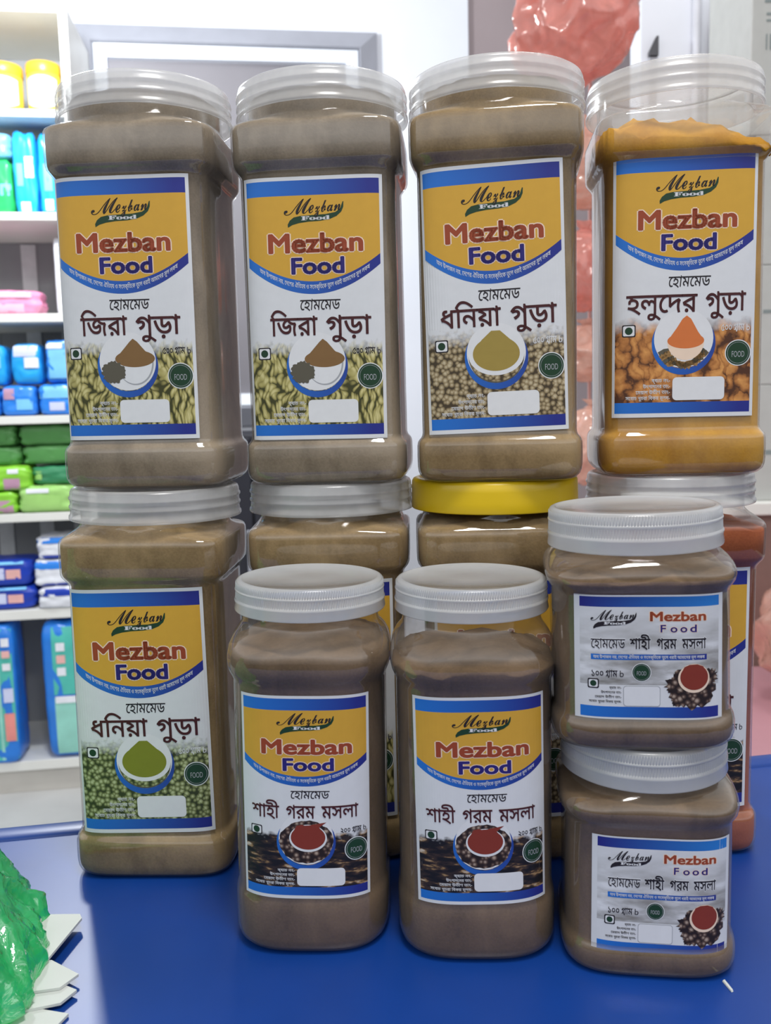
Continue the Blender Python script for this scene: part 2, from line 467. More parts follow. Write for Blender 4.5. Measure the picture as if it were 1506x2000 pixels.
def text_poly(s, bold=0.0):
    key = (s, bold)
    if key in _tcache: return _tcache[key]
    cs = contours(s)
    vs, es = [], []
    for c in cs:
        k = len(vs)
        vs += [Vector(p) for p in c]
        es += [(k + i, k + (i + 1) % len(c)) for i in range(len(c))]
    V, _, F, *_r = geometry.delaunay_2d_cdt(vs, es, [], 0, 1e-5)
    V = np.array([(p.x, p.y) for p in V])
    F = np.array([f for f in F if len(f) == 3], dtype=int)
    cen = V[F].mean(1)
    wn = np.zeros(len(cen))
    for c in cs:
        a = c; b = np.roll(c, -1, 0)
        for p, q in zip(a, b):
            up = (p[1] <= cen[:, 1]) & (q[1] > cen[:, 1])
            dn = (p[1] > cen[:, 1]) & (q[1] <= cen[:, 1])
            left = (q[0] - p[0]) * (cen[:, 1] - p[1]) - (cen[:, 0] - p[0]) * (q[1] - p[1])
            wn += (up & (left > 0)).astype(int) - (dn & (left < 0)).astype(int)
    F = F[wn != 0]
    v = [tuple(p) for p in V]; f = [tuple(t) for t in F]
    if bold > 0:
        for c in cs:
            rv, rf = ribbon(c, bold, True)
            k = len(v); v += [tuple(p) for p in rv]; f += [tuple(i + k for i in q) for q in rf]
    allc = np.vstack(cs)
    res = (np.array(v), f, allc.min(0), allc.max(0))
    _tcache[key] = res
    return res

CAP = text_poly('M')[3][1]
BEN = text_poly('\u09ae')[3][1]

# ------------------------------------------------------------------ printed labels
class Label:
    def __init__(s, W, H):
        s.W, s.H = W, H
        s.v, s.f, s.m = [], [], []          # v: (u, v, layer)
    def add(s, pts, faces, ink, layer):
        k = len(s.v)
        s.v += [(p[0], p[1], layer) for p in pts]
        i = INK_KEYS.index(ink)
        for q in faces:
            s.f.append(tuple(j + k for j in q)); s.m.append(i)
    def strip(s, u0, u1, top, bot, ink, layer, n=36):
        T = top if callable(top) else (lambda u: top)
        B = bot if callable(bot) else (lambda u: bot)
        pts, fs = [], []
        n = max(2, int(n * (u1 - u0)) + 1)
        for i in range(n + 1):
            u = u0 + (u1 - u0) * i / n
            pts += [(u, T(u)), (u, B(u))]
            if i: fs.append((2 * i - 2, 2 * i - 1, 2 * i + 1, 2 * i))
        s.add(pts, fs, ink, layer)
    def blob(s, cu, cv, rw, ink, layer, rh=None, n=44, a0=0, a1=360, wob=0.0, sd=0):
        k = s.W / s.H
        rh = rw if rh is None else rh
        rng = random.Random(sd)
        pts = [(cu, cv)]
        m = n + 1 if a1 - a0 < 360 else n
        for i in range(m):
            t = R(a0 + (a1 - a0) * i / n)
            w = 1 + wob * (rng.random() - 0.5)
            pts.append((cu + rw * w * math.cos(t), cv - rh * w * k * math.sin(t)))
        fs = [(0, i + 1, (i + 1) % m + 1) for i in range(m if m == n else m - 1)]
        s.add(pts, fs, ink, layer)
    def ring(s, cu, cv, r, w, ink, layer, n=44):
        k = s.W / s.H
        pts, fs = [], []
        for i in range(n):
            t = 2 * math.pi * i / n
            for q in (r - w, r): pts.append((cu + q * math.cos(t), cv - q * k * math.sin(t)))
            j = (i + 1) % n
            fs.append((2 * i, 2 * i + 1, 2 * j + 1, 2 * j))
        s.add(pts, fs, ink, layer)
    def rrect(s, u0, u1, v0, v1, rad, ink, layer):
        k = s.W / s.H
        pts = [((u0 + u1) / 2, (v0 + v1) / 2)]
        for cx, cy, a in ((u1 - rad, v0 + rad * k, 0), (u0 + rad, v0 + rad * k, 90), (u0 + rad, v1 - rad * k, 180), (u1 - rad, v1 - rad * k, 270)):
            for i in range(6):
                t = R(a + 18 * i)
                pts.append((cx + rad * math.cos(t), cy - rad * k * math.sin(t)))
        n = len(pts) - 1
        s.add(pts, [(0, i + 1, (i + 1) % n + 1) for i in range(n)], ink, layer)
    def frame(s, u0, u1, v0, v1, w, ink, layer):
        k = s.W / s.H
        for a, b, c, d in ((u0, u1, v0, v0 + w * k), (u0, u1, v1 - w * k, v1), (u0, u0 + w, v0, v1), (u1 - w, u1, v0, v1)):
            s.strip(a, b, c, d, ink, layer)
    def poly(s, pts, ink, layer):
        t = geometry.tessellate_polygon([[Vector((p[0], p[1], 0)) for p in pts]])
        s.add(pts, t, ink, layer)
    def text(s, t, u0, u1, vtop, vbase, ink, layer, ref=None, bold=0.0, slant=0.0, rise=0.0, path=None):
        v, f, lo, hi = text_poly(t, bold)
        ref = CAP if ref is None else ref
        sx = (u1 - u0) / (hi[0] - lo[0])
        sy = (vbase - vtop) / ref
        x = (v[:, 0] + slant * v[:, 1] - lo[0]) * sx + u0
        y = vbase - v[:, 1] * sy - rise * (x - u0)
        if path is not None:
            y = y + np.array([path(q) for q in x])
        s.add(list(zip(x, y)), f, ink, layer)
    def stroke(s, pts, w, ink, layer):
        """pen stroke, w in label widths"""
        k = s.W / s.H
        P = np.array([(a, b / k) for a, b in pts])
        v, f = ribbon(P, w / 2, False)
        s.add([(a, b * k) for a, b in v], f, ink, layer)
    def split(s, lim):
        """cut wide faces so the printed shapes follow the curve of the jar"""
        if hasattr(s, '_split'): return s._split
        V = list(s.v); F, MI = [], []
        lim = lim / s.W
        cache = {}
        def mid(a, b):
            k = (a, b) if a < b else (b, a)
            if k not in cache:
                p, q = V[a], V[b]
                cache[k] = len(V)
                V.append(((p[0] + q[0]) / 2, (p[1] + q[1]) / 2, p[2]))
            return cache[k]
        for q, m in zip(s.f, s.m):
            us = [V[i][0] for i in q]
            if max(us) - min(us) <= lim:
                F.append(q); MI.append(m); continue
            st = [(q[0], q[i], q[i + 1]) for i in range(1, len(q) - 1)]
            while st:
                t = st.pop()
                e = [abs(V[t[i]][0] - V[t[(i + 1) % 3]][0]) for i in range(3)]
                k = e.index(max(e))
                if e[k] <= lim:
                    F.append(t); MI.append(m); continue
                a, b, c = t[k], t[(k + 1) % 3], t[(k + 2) % 3]
                h = mid(a, b)
                st += [(a, h, c), (h, b, c)]
        s._split = (V, F, MI)
        return s._split
    def build(s, surf, ldx, ldz, roll, lz, gap=0.00025, step=0.000018):
        c, sn = math.cos(roll), math.sin(roll)
        used = sorted(set(s.m))
        V, F, MI = s.split(0.0018)
        out, uv = [], []
        for u, v, l in V:
            x = (u - 0.5) * s.W; z = (0.5 - v) * s.H
            x, z = c * x - sn * z + ldx, sn * x + c * z + ldz + lz
            out.append(surf(x, z, gap + l * step))
            uv.append((u, (1 - v) * s.H / s.W))
        mp = {o: i for i, o in enumerate(used)}
        me = mesh('label', out, F, [mp[i] for i in MI], uv)
        return me, [INK[INK_KEYS[i]] for i in used]

# Bengali text in the order the marks stand on paper
HOME = '\u09c7\u09b9\u09be\u09ae\u09c7\u09ae\u09a1'
JIRA = '\u09bf\u099c\u09b0\u09be'
GURA = '\u0997\u09c1\u09dc\u09be'
DHONIA = '\u09a7\u09bf\u09a8\u09df\u09be'
HOLUDER = '\u09b9\u09b2\u09c1\u09c7\u09a6\u09b0'
MORICHER = '\u09ae\u09bf\u09b0\u09c7\u099a\u09b0'
SHAHI = '\u09b6\u09be\u09b9\u09c0'
GOROM = '\u0997\u09b0\u09ae'
MOSLA = '\u09ae\u09b8\u09b2\u09be'
SLOGAN = ('\u0985\u09a5 \u0989\u09aa\u09be\u099c\u09a8 \u09a8\u09df, \u09c7\u09a6\u09c7\u09b6\u09b0 \u0990\u09bf\u09a4\u09b9\u09af \u0993 '
          '\u09b8\u0982\u09b8\u0995\u09c3\u09bf\u09a4\u09c7\u0995 \u09a4\u09c1\u09c7\u09b2 \u09a7\u09b0\u09be\u0987 '
          '\u0986\u09ae\u09be\u09c7\u09a6\u09b0 \u09ae\u09c2\u09b2 \u09b2\u0995\u09b7')
FINE = ['\u09ac\u09cd\u09af\u09be\u099a \u09a8\u0982-', '\u0989\u09ce\u09aa\u09be\u09a6\u09c7\u09a8\u09b0 \u09a4\u09be\u0982-',
        '\u09c7\u09ae\u09df\u09be\u09a6 \u0989\u09a4\u09c0\u09a3 \u09a4\u09be\u0982-',
        '\u09b8\u09c7\u09ac\u09be\u099a \u0996\u09c1\u099a\u09b0\u09be \u09bf\u09ac\u0995\u09df \u09ae\u09c2\u09b2\u09af-']
SCRIPT = '\u2133\u212f\U0001d4cf\U0001d4b7\U0001d4b6\U0001d4c3'
FOODB = '\U0001d405\U0001d428\U0001d428\U0001d41d'

def logo(L, u0, u1, v0, v1, ink='green'):
    du, dv = u1 - u0, v1 - v0
    P = lambda x, y: (u0 + x * du, v0 + y * dv)
    rise = 0.13 * dv / du
    L.text(SCRIPT[:1], u0, u0 + 0.46 * du, v0 + 0.12 * dv, v0 + 0.58 * dv, 'black', 5, bold=0.008, rise=rise)
    L.text(SCRIPT[1:], u0 + 0.41 * du, u0 + 0.95 * du, v0 + 0.10 * dv, v0 + 0.53 * dv, 'black', 5, bold=0.012, rise=rise)
    sw = [(0.06, 1.0), (0.055, 0.90), (0.09, 0.77), (0.16, 0.66), (0.28, 0.615), (0.5, 0.60), (0.70, 0.585), (0.86, 0.53), (0.94, 0.42), (0.985, 0.18),
          (1.0, 0.18), (0.995, 0.36), (0.96, 0.52), (0.88, 0.66), (0.76, 0.76), (0.6, 0.805), (0.4, 0.82), (0.24, 0.86), (0.13, 0.92)]
    L.poly([P(*p) for p in sw], ink, 4)
    L.text(FOODB, u0 + 0.29 * du, u0 + 0.76 * du, v0 + 0.635 * dv, v0 + 0.765 * dv, 'paper', 6, bold=0.03)

def badge(L, cu, cv, r):
    L.blob(cu, cv, r, 'paper', 5)
    L.blob(cu, cv, r * 0.93, 'green', 6)
    L.ring(cu, cv, r * 0.82, r * 0.025, 'grey', 7)
    k = L.W / L.H
    L.text('FOOD', cu - r * 0.48, cu + r * 0.48, cv - r * 0.12 * k, cv + r * 0.32 * k, 'grey', 7, bold=0.0)

def veg_mark(L, u0, u1, v0, v1):
    L.rrect(u0, u1, v0, v1, 0.012, 'black', 4)
    L.rrect(u0 + 0.008, u1 - 0.008, v0 + 0.008 * L.W / L.H, v1 - 0.008 * L.W / L.H, 0.010, 'paper', 5)
    L.blob((u0 + u1) / 2, (v0 + v1) / 2, (u1 - u0) * 0.28, 'green', 6)

def titles(L, words, vtop, vbase, ink, bold=0.022):
    for w, a, b in words:
        L.text(w, a, b, vtop, vbase, ink, 9, ref=BEN, bold=bold)

def weight(L, digits, u0, u1, vtop, vbase, ink='black', layer=5):
    d = u1 - u0
    L.text(digits, u0, u0 + 0.36 * d, vtop, vbase, ink, layer, ref=BEN, bold=0.012)
    L.text('\u0997\u09be\u09ae', u0 + 0.44 * d, u0 + 0.80 * d, vtop, vbase, ink, layer, ref=BEN, bold=0.012)
    h = vbase - vtop
    L.stroke([(u0 + 0.45 * d, vbase - 0.1 * h), (u0 + 0.50 * d, vbase - 0.28 * h), (u0 + 0.535 * d, vbase + 0.16 * h)], 0.006, ink, layer)
    L.text('b', u0 + 0.88 * d, u1, vtop, vbase, ink, layer)

def picture(L, kind):
    cu, cv, r = 0.505, 0.708, 0.222
    k = L.W / L.H
    # blue crescent with the white plate sitting a little higher
    pts = []
    for i in range(41):
        t = R(158 + 224 * i / 40); pts.append((cu + r * math.cos(t), cv + 0.008 - r * k * math.sin(t)))
    for i in range(41):
        t = R(382 - 224 * i / 40); pts.append((cu + r * 0.93 * math.cos(t), cv - 0.010 - r * 0.95 * k * math.sin(t)))
    L.poly(pts, 'bar', 4)
    L.blob(cu, cv - 0.010, r * 0.93, 'paper', 4)
    if kind == 'cumin':
        L.blob(cu + 0.055, cv - 0.005, 0.135, 'grey', 5, rh=0.16, a0=180, a1=360)
        L.blob(cu + 0.050, cv - 0.005, 0.128, 'paper', 6, rh=0.150, a0=180, a1=360)
        L.blob(cu + 0.055, cv - 0.020, 0.145, 'brown_powder', 7, rh=0.06)
        L.poly([(cu + 0.055 - 0.145, cv - 0.020), (cu - 0.03, cv - 0.055), (cu + 0.02, cv - 0.085), (cu + 0.045, cv - 0.097), (cu + 0.075, cv - 0.085),
                (cu + 0.13, cv - 0.050), (cu + 0.20, cv - 0.020)], 'brown_powder', 8)
        L.blob(cu - 0.105, cv + 0.030, 0.088, 'seed_dark', 9, rh=0.075, wob=0.25, sd=3)
    elif kind in ('coriander', 'coriander_green'):
        heap = 'olive' if kind == 'coriander' else 'olive_green_cast'
        L.blob(cu, cv + 0.000, r * 0.88, 'seed_dark', 5, rh=r * 0.86, a0=180, a1=360)
        L.blob(cu, cv + 0.000, r * 0.86, 'pic_' + kind, 6, rh=r * 0.82, a0=180, a1=360)
        L.blob(cu, cv - 0.004, r * 0.88, 'paper', 7, rh=r * 0.66)
        L.blob(cu, cv - 0.006, r * 0.74, heap, 8, rh=r * 0.54)
        L.poly([(cu - r * 0.72, cv - 0.012), (cu - r * 0.45, cv - 0.060), (cu - 0.03, cv - 0.093), (cu + 0.03, cv - 0.093), (cu + r * 0.45, cv - 0.058), (cu + r * 0.72, cv - 0.012)], heap, 9)
    elif kind == 'turmeric':
        rng = random.Random(4)
        for i in range(16):
            t = R(190 + 160 * i / 15)
            a = rng.uniform(-0.6, 0.6)
            x, y = cu + 0.135 * math.cos(t), cv + 0.030 - 0.115 * k * math.sin(t)
            L.stroke([(x - 0.035 * math.cos(a), y - 0.02 * math.sin(a)), (x, y - 0.004), (x + 0.035 * math.cos(a), y + 0.02 * math.sin(a))], 0.034, 'root' if i % 3 else 'seed_dark', 5)
        L.blob(cu + 0.015, cv + 0.002, 0.128, 'pale', 6, rh=0.13, a0=180, a1=360)
        L.blob(cu + 0.015, cv - 0.002, 0.128, 'orange', 7, rh=0.055)
        L.poly([(cu + 0.015 - 0.128, cv - 0.002), (cu - 0.05, cv - 0.05), (cu - 0.01, cv - 0.085), (cu + 0.02, cv - 0.098), (cu + 0.05, cv - 0.085), (cu + 0.10, cv - 0.035), (cu + 0.143, cv - 0.002)], 'orange', 8)
    elif kind in ('garam', 'chilli'):
        L.blob(cu, cv + 0.006, r * 0.92, 'spice_mix', 5, rh=0.168, wob=0.06, sd=5)
        L.blob(cu + 0.015, cv - 0.012, 0.142, 'paper', 6, rh=0.108)
        L.blob(cu + 0.015, cv - 0.016, 0.130, 'chilli', 7, rh=0.096)
        L.poly([(cu - 0.105, cv - 0.035), (cu - 0.07, cv - 0.074), (cu - 0.03, cv - 0.080), (cu + 0.0, cv - 0.074), (cu + 0.05, cv - 0.080), (cu + 0.155, cv - 0.092), (cu + 0.10, cv - 0.066), (cu + 0.135, cv - 0.035)], 'chilli', 8)

def portrait_label(W, H, kind, words, digits, wide_title=False):
    L = Label(W, H)
    L.strip(0, 1, 0, 1, 'white', 0, n=48)
    e0, e1 = 0.024, 0.976
    L.strip(e0, e1, 0.014, 0.070, 'bar', 1)
    gold = lambda u: 0.392 - 0.107 * (2 * (u - 0.5)) ** 2 - 0.003 * (2 * (u - 0.5)) ** 4
    band = lambda u: 0.440 - 0.117 * (2 * (u - 0.5)) ** 2 - 0.003 * (2 * (u - 0.5)) ** 4
    L.strip(e0, e1, 0.070, gold, 'gold', 1)
    L.strip(e0, e1, gold, band, 'bar', 1)
    logo(L, 0.30, 0.725, 0.078, 0.188)
    L.text('Mezban', 0.185, 0.85, 0.213, 0.281, 'pale', 3, bold=0.070)
    L.text('Mezban', 0.185, 0.85, 0.213, 0.281, 'red', 5, bold=0.034)
    L.text('Food', 0.345, 0.715, 0.304, 0.362, 'pale', 3, bold=0.070)
    L.text('Food', 0.345, 0.715, 0.304, 0.362, 'navy', 5, bold=0.034)
    L.text(SLOGAN, 0.11, 0.90, 0.405, 0.420, 'paper', 4, ref=BEN, bold=0.006, path=lambda u: (gold(u) + band(u)) / 2 - 0.4155)
    L.text(HOME, 0.39, 0.68, 0.462, 0.500, 'black', 4, ref=BEN, bold=0.006, slant=0.12)
    if wide_title: titles(L, words, 0.537, 0.597, 'maroon', 0.011)
    else: titles(L, words, 0.530, 0.596, 'maroon', 0.011)
    pic = {'cumin': 'pic_cumin', 'coriander': 'pic_coriander', 'coriander_green': 'pic_coriander_green', 'turmeric': 'pic_turmeric', 'garam': 'pic_garam', 'chilli': 'pic_garam'}[kind]
    L.strip(e0, e1, 0.60, 0.942, pic, 1, n=36)
    veg_mark(L, 0.075, 0.170, 0.640, 0.687)
    picture(L, kind)
    weight(L, digits, 0.765, 0.965, 0.648, 0.672, 'black' if kind in ('cumin', 'garam', 'chilli') else 'paper')
    badge(L, 0.885, 0.757, 0.092)
    for i, t in enumerate(FINE):
        wdt = (0.13, 0.19, 0.24, 0.31)[i]
        L.text(t, 0.415 - wdt, 0.415, 0.852 + 0.0225 * i, 0.864 + 0.0225 * i, 'paper', 4, ref=BEN, bold=0.02)
    L.rrect(0.432, 0.795, 0.846, 0.935, 0.03, 'paper', 6)
    L.strip(e0, e1, 0.942, 0.984, 'bar', 1)
    return L

def landscape_label(W, H):
    L = Label(W, H)
    L.strip(0, 1, 0, 1, 'white', 0, n=48)
    e0, e1 = 0.040, 0.965
    L.strip(e0, e1, 0.014, 0.095, 'bar_rev', 1)
    L.strip(e0, e1, 0.095, 0.72, 'pic_grey', 1)
    logo(L, 0.115, 0.415, 0.112, 0.272, 'black')
    L.text('Mezban', 0.505, 0.865, 0.135, 0.205, 'pale', 3, bold=0.075)
    L.text('Mezban', 0.505, 0.865, 0.135, 0.205, 'red', 5, bold=0.03)
    for i, ch in enumerate('Food'):
        L.text(ch, 0.572 + 0.064 * i, 0.572 + 0.064 * i + (0.032, 0.042, 0.042, 0.040)[i], 0.238, 0.295, 'pale', 3, bold=0.07)
        L.text(ch, 0.572 + 0.064 * i, 0.572 + 0.064 * i + (0.032, 0.042, 0.042, 0.040)[i], 0.238, 0.295, 'navy', 5, bold=0.02)
    L.text(HOME, 0.115, 0.34, 0.352, 0.425, 'paper', 3, ref=BEN, bold=0.06)
    L.text(HOME, 0.115, 0.34, 0.352, 0.425, 'black', 5, ref=BEN, bold=0.004)
    for w, a, b in ((SHAHI, 0.37, 0.505), (GOROM, 0.545, 0.675), (MOSLA, 0.71, 0.87)):
        L.text(w, a, b, 0.350, 0.428, 'paper', 3, ref=BEN, bold=0.06)
        L.text(w, a, b, 0.350, 0.428, 'black', 5, ref=BEN, bold=0.016)
    L.strip(0.115, 0.875, 0.473, 0.518, 'bar', 3)
    L.text(SLOGAN, 0.13, 0.86, 0.485, 0.507, 'paper', 5, ref=BEN, bold=0.02)
    weight(L, '\u09e7\u09e6\u09e6', 0.12, 0.33, 0.605, 0.655)
    badge(L, 0.447, 0.617, 0.064)
    veg_mark(L, 0.092, 0.167, 0.672, 0.752)
    for i, t in enumerate(FINE):
        wdt = (0.08, 0.135, 0.175, 0.215)[i]
        L.text(t, 0.315 - wdt, 0.315, 0.735 + 0.038 * i, 0.752 + 0.038 * i, 'black', 5, ref=BEN, bold=0.012)
    L.rrect(0.327, 0.570, 0.727, 0.893, 0.02, 'grey', 4)
    L.rrect(0.331, 0.566, 0.732, 0.888, 0.018, 'paper', 5)
    L.blob(0.775, 0.745, 0.150, 'spice_mix', 4, rh=0.135, wob=0.30, sd=2)
    L.blob(0.68, 0.72, 0.075, 'spice_mix', 5, wob=0.45, sd=8)
    L.blob(0.895, 0.66, 0.060, 'spice_mix', 5, wob=0.45, sd=9)
    L.blob(0.69, 0.82, 0.060, 'spice_mix', 5, wob=0.45, sd=11)
    L.blob(0.790, 0.665, 0.105, 'pale', 6, rh=0.100)
    L.blob(0.792, 0.657, 0.093, 'chilli', 7, rh=0.088)
    L.poly([(0.705, 0.63), (0.725, 0.575), (0.76, 0.556), (0.81, 0.553), (0.85, 0.57), (0.88, 0.63)], 'chilli', 8)
    L.strip(e0, e1, 0.897, 0.985, 'bar', 1)
    return L

# ------------------------------------------------------------------ jars
def supere(t, a, n):
    c, s = math.cos(t), math.sin(t)
    return (a * math.copysign(abs(c) ** (2 / n), c), a * math.copysign(abs(s) ** (2 / n), s))

def loft(rings, seg, cap_bottom=True, cap_top=False, wobble=None):
    """rings of (z, half width, squareness)"""
    v, f = [], []
    # spread the angles so corners and flats both get points
    ts = [2 * math.pi * i / seg for i in range(seg)]
    for ri, (z, a, n) in enumerate(rings):
        for t in ts:
            # denser towards the flats for squarer sections
            q = t - 0.10 * math.sin(4 * t) * min(1, (n - 2) / 3) * -1
            x, y = supere(q, a, n)
            dz = wobble(x, y, ri) if wobble else 0
            v.append((x, y, z + dz))
    for r in range(len(rings) - 1):
        for i in range(seg):
            j = (i + 1) % seg
            f.append((r * seg + i, r * seg + j, (r + 1) * seg + j, (r + 1) * seg + i))
    if cap_bottom:
        k = len(v); v.append((0, 0, rings[0][0]))
        f += [(k, (i + 1) % seg, i) for i in range(seg)]
    if cap_top:
        b = (len(rings) - 1) * seg
        k = len(v); v.append((0, 0, rings[-1][0] + (wobble(0, 0, len(rings) - 1) if wobble else 0)))
        f += [(k, b + i, b + (i + 1) % seg) for i in range(seg)]
    return v, f

TYPES = {
    500: dict(
        rings=[(0.0010, 0.028, 4), (0.0002, 0.0355, 5), (0.0000, 0.0378, 5.5), (0.0010, 0.0398, 6), (0.0030, 0.0415, 6.5), (0.0052, 0.0423, 6.5), (0.0075, 0.0426, 6.5), (0.0130, 0.0427, 6.5), (0.0185, 0.0426, 6.5),
               (0.0202, 0.0423, 6.5), (0.0213, 0.0417, 6.5), (0.0226, 0.0406, 6.5), (0.0237, 0.0401, 6.5), (0.0250, 0.0399, 6.5), (0.060, 0.0399, 6.5), (0.090, 0.0399, 6.5), (0.120, 0.0399, 6.5),
               (0.1552, 0.0399, 6.5), (0.1566, 0.0402, 6.5), (0.1580, 0.0410, 6.5), (0.1596, 0.0422, 6.5), (0.1608, 0.0430, 6.5), (0.1622, 0.0434, 6.5), (0.1680, 0.0436, 6.5), (0.1765, 0.0436, 6.5),
               (0.1786, 0.0434, 6.5), (0.1798, 0.0429, 6.3), (0.1808, 0.0421, 5.5), (0.1820, 0.0411, 4), (0.1833, 0.0402, 2.8), (0.1846, 0.0397, 2.2), (0.1856, 0.0395, 2), (0.2040, 0.0395, 2)],
        panel=0.0399, pn=6.5, lz=0.090, label=(0.0705, 0.130)),
    200: dict(
        rings=[(0.0005, 0.024, 3), (0.0000, 0.0310, 3.2), (0.0010, 0.0335, 3.2), (0.0035, 0.0354, 3.2), (0.0070, 0.0362, 3.2), (0.0200, 0.0362, 3.2), (0.0230, 0.0361, 3.2),
               (0.0252, 0.0357, 3.2), (0.0270, 0.0353, 3.2), (0.0290, 0.0351, 3.2), (0.060, 0.0351, 3.2), (0.090, 0.0351, 3.2), (0.1225, 0.0351, 3.2), (0.1245, 0.0354, 3.2),
               (0.1262, 0.0362, 3.2), (0.1282, 0.0370, 3.2), (0.1310, 0.0375, 3.2), (0.1350, 0.0374, 3.1), (0.1390, 0.0366, 3), (0.1425, 0.0350, 2.7), (0.1452, 0.0332, 2.4),
               (0.1472, 0.0320, 2.1), (0.1490, 0.0316, 2), (0.1640, 0.0316, 2)],
        panel=0.0351, pn=3.2, lz=0.0755, label=(0.0590, 0.0935)),
    100: dict(
        rings=[(0.0005, 0.026, 3.4), (0.0000, 0.0345, 4), (0.0008, 0.0368, 4), (0.0028, 0.0384, 4), (0.0055, 0.0391, 4), (0.0090, 0.0391, 4), (0.0112, 0.0387, 4),
               (0.0128, 0.0380, 4), (0.0142, 0.0374, 4), (0.0156, 0.0372, 4), (0.030, 0.0372, 4), (0.050, 0.0372, 4), (0.0655, 0.0372, 4), (0.0668, 0.0375, 4),
               (0.0682, 0.0384, 4), (0.0700, 0.0394, 4), (0.0725, 0.0399, 4), (0.0745, 0.0398, 3.8), (0.0768, 0.0390, 3.4), (0.0788, 0.0376, 2.8), (0.0803, 0.0360, 2.3),
               (0.0815, 0.0349, 2), (0.0830, 0.0345, 2), (0.0970, 0.0345, 2)],
        panel=0.0372, pn=4, lz=0.0408, label=(0.0610, 0.0525)),
}

def surface(typ):
    p, n = TYPES[typ]['panel'], TYPES[typ]['pn']
    tt = np.linspace(0, math.pi / 2, 1500)
    X = p * np.sin(tt) ** (2 / n); Y = -p * np.cos(tt) ** (2 / n)
    s = np.concatenate([[0], np.cumsum(np.hypot(np.diff(X), np.diff(Y)))])
    def fn(x, z, off):
        a = abs(x)
        px, py = float(np.interp(a, s, X)), float(np.interp(a, s, Y))
        nx, ny = abs(px / p) ** (n - 1), -abs(py / p) ** (n - 1)
        L = math.hypot(nx, ny)
        return (math.copysign(px + nx / L * off, x), py + ny / L * off, z)
    return fn

SURF = {k: surface(k) for k in TYPES}
SHELL_ME = {}
for k in TYPES:
    v, f = loft(TYPES[k]['rings'], 128)
    SHELL_ME[k] = (v, f)

def lathe(prof, seg, rib=None):
    """prof of (z, r, ribbed 0/1)"""
    v, f = [], []
    for z, r, rb in prof:
        for i in range(seg):
            t = 2 * math.pi * i / seg
            q = r + (rb * (0.00024 if i % 4 < 2 else -0.00024))
            v.append((q * math.cos(t), q * math.sin(t), z))
    for k in range(len(prof) - 1):
        for i in range(seg):
            j = (i + 1) % seg
            f.append((k * seg + i, k * seg + j, (k + 1) * seg + j, (k + 1) * seg + i))
    k = len(v); v.append((0, 0, prof[-1][0])); b = (len(prof) - 1) * seg
    f += [(k, b + i, b + (i + 1) % seg) for i in range(seg)]
    return v, f

def lid_profile(typ, smooth=False):
    if smooth:
        z0, R0 = 0.1883, 0.0452
        return [(z0 + 0.0160, R0 - 0.0016, 0), (z0 + 0.0012, R0 - 0.0012, 0), (z0, R0 - 0.0006, 0), (z0, R0 + 0.0004, 0), (z0 + 0.0006, R0 + 0.0006, 0), (z0 + 0.006, R0 + 0.0005, 0), (z0 + 0.012, R0 + 0.0004, 0), (z0 + 0.0158, R0 + 0.0002, 0),
                (z0 + 0.0172, R0 - 0.0006, 0), (z0 + 0.0179, R0 - 0.0020, 0), (z0 + 0.0180, R0 - 0.0036, 0), (z0 + 0.0172, R0 - 0.0046, 0), (z0 + 0.0164, R0 - 0.0056, 0), (z0 + 0.0164, 0.012, 0)]
    if typ == 500:
        z0, R0 = 0.1883, 0.0450
        p = [(z0 + 0.0160, R0 - 0.0016, 0), (z0 + 0.0012, R0 - 0.0012, 0), (z0, R0 - 0.0006, 0), (z0, R0 + 0.0004, 0), (z0 + 0.0008, R0 + 0.0007, 0), (z0 + 0.0020, R0 + 0.0006, 0), (z0 + 0.0026, R0 - 0.0001, 0),
             (z0 + 0.0062, R0 - 0.0003, 0), (z0 + 0.0067, R0 + 0.0003, 0), (z0 + 0.0077, R0 + 0.0003, 0), (z0 + 0.0082, R0 - 0.0003, 0), (z0 + 0.0112, R0 - 0.0003, 0),
             (z0 + 0.0117, R0 + 0.0003, 0), (z0 + 0.0127, R0 + 0.0003, 0), (z0 + 0.0132, R0 - 0.0003, 0), (z0 + 0.0155, R0 - 0.0004, 0), (z0 + 0.0170, R0 - 0.0010, 0), (z0 + 0.0178, R0 - 0.0022, 0),
             (z0 + 0.0180, R0 - 0.0036, 0), (z0 + 0.0176, R0 - 0.0048, 0), (z0 + 0.0166, R0 - 0.0056, 0), (z0 + 0.0164, R0 - 0.012, 0), (z0 + 0.0164, 0.012, 0)]
        return p
    if typ == 200: z0, z1, R0 = 0.1528, 0.1670, 0.0343
    else: z0, z1, R0 = 0.0826, 0.0995, 0.0371
    h = z1 - z0
    Z = lambda q: z0 + q * h
    return [(Z(0.90), R0 - 0.0014, 0), (Z(0.05), R0 - 0.0008, 0), (Z(0.0), R0 - 0.0002, 0), (Z(0.0), R0 + 0.0005, 0), (Z(0.04), R0 + 0.0008, 0), (Z(0.26), R0 + 0.0003, 0), (Z(0.31), R0 + 0.0007, 0), (Z(0.36), R0 + 0.0007, 0),
            (Z(0.40), R0 + 0.0001, 0), (Z(0.42), R0, 1), (Z(0.62), R0 - 0.0001, 1), (Z(0.64), R0, 0), (Z(0.66), R0 + 0.0004, 0), (Z(0.70), R0 + 0.0004, 0), (Z(0.72), R0 - 0.0001, 0), (Z(0.73), R0 - 0.0001, 1),
            (Z(0.90), R0 - 0.0002, 1), (Z(0.92), R0 - 0.0003, 0), (Z(0.97), R0 - 0.0007, 0), (Z(1.0), R0 - 0.0018, 0), (Z(1.0), R0 - 0.0030, 0), (Z(0.965), R0 - 0.0036, 0), (Z(0.965), R0 - 0.010, 0), (Z(0.95), R0 - 0.0105, 0), (Z(0.95), 0.008, 0)]

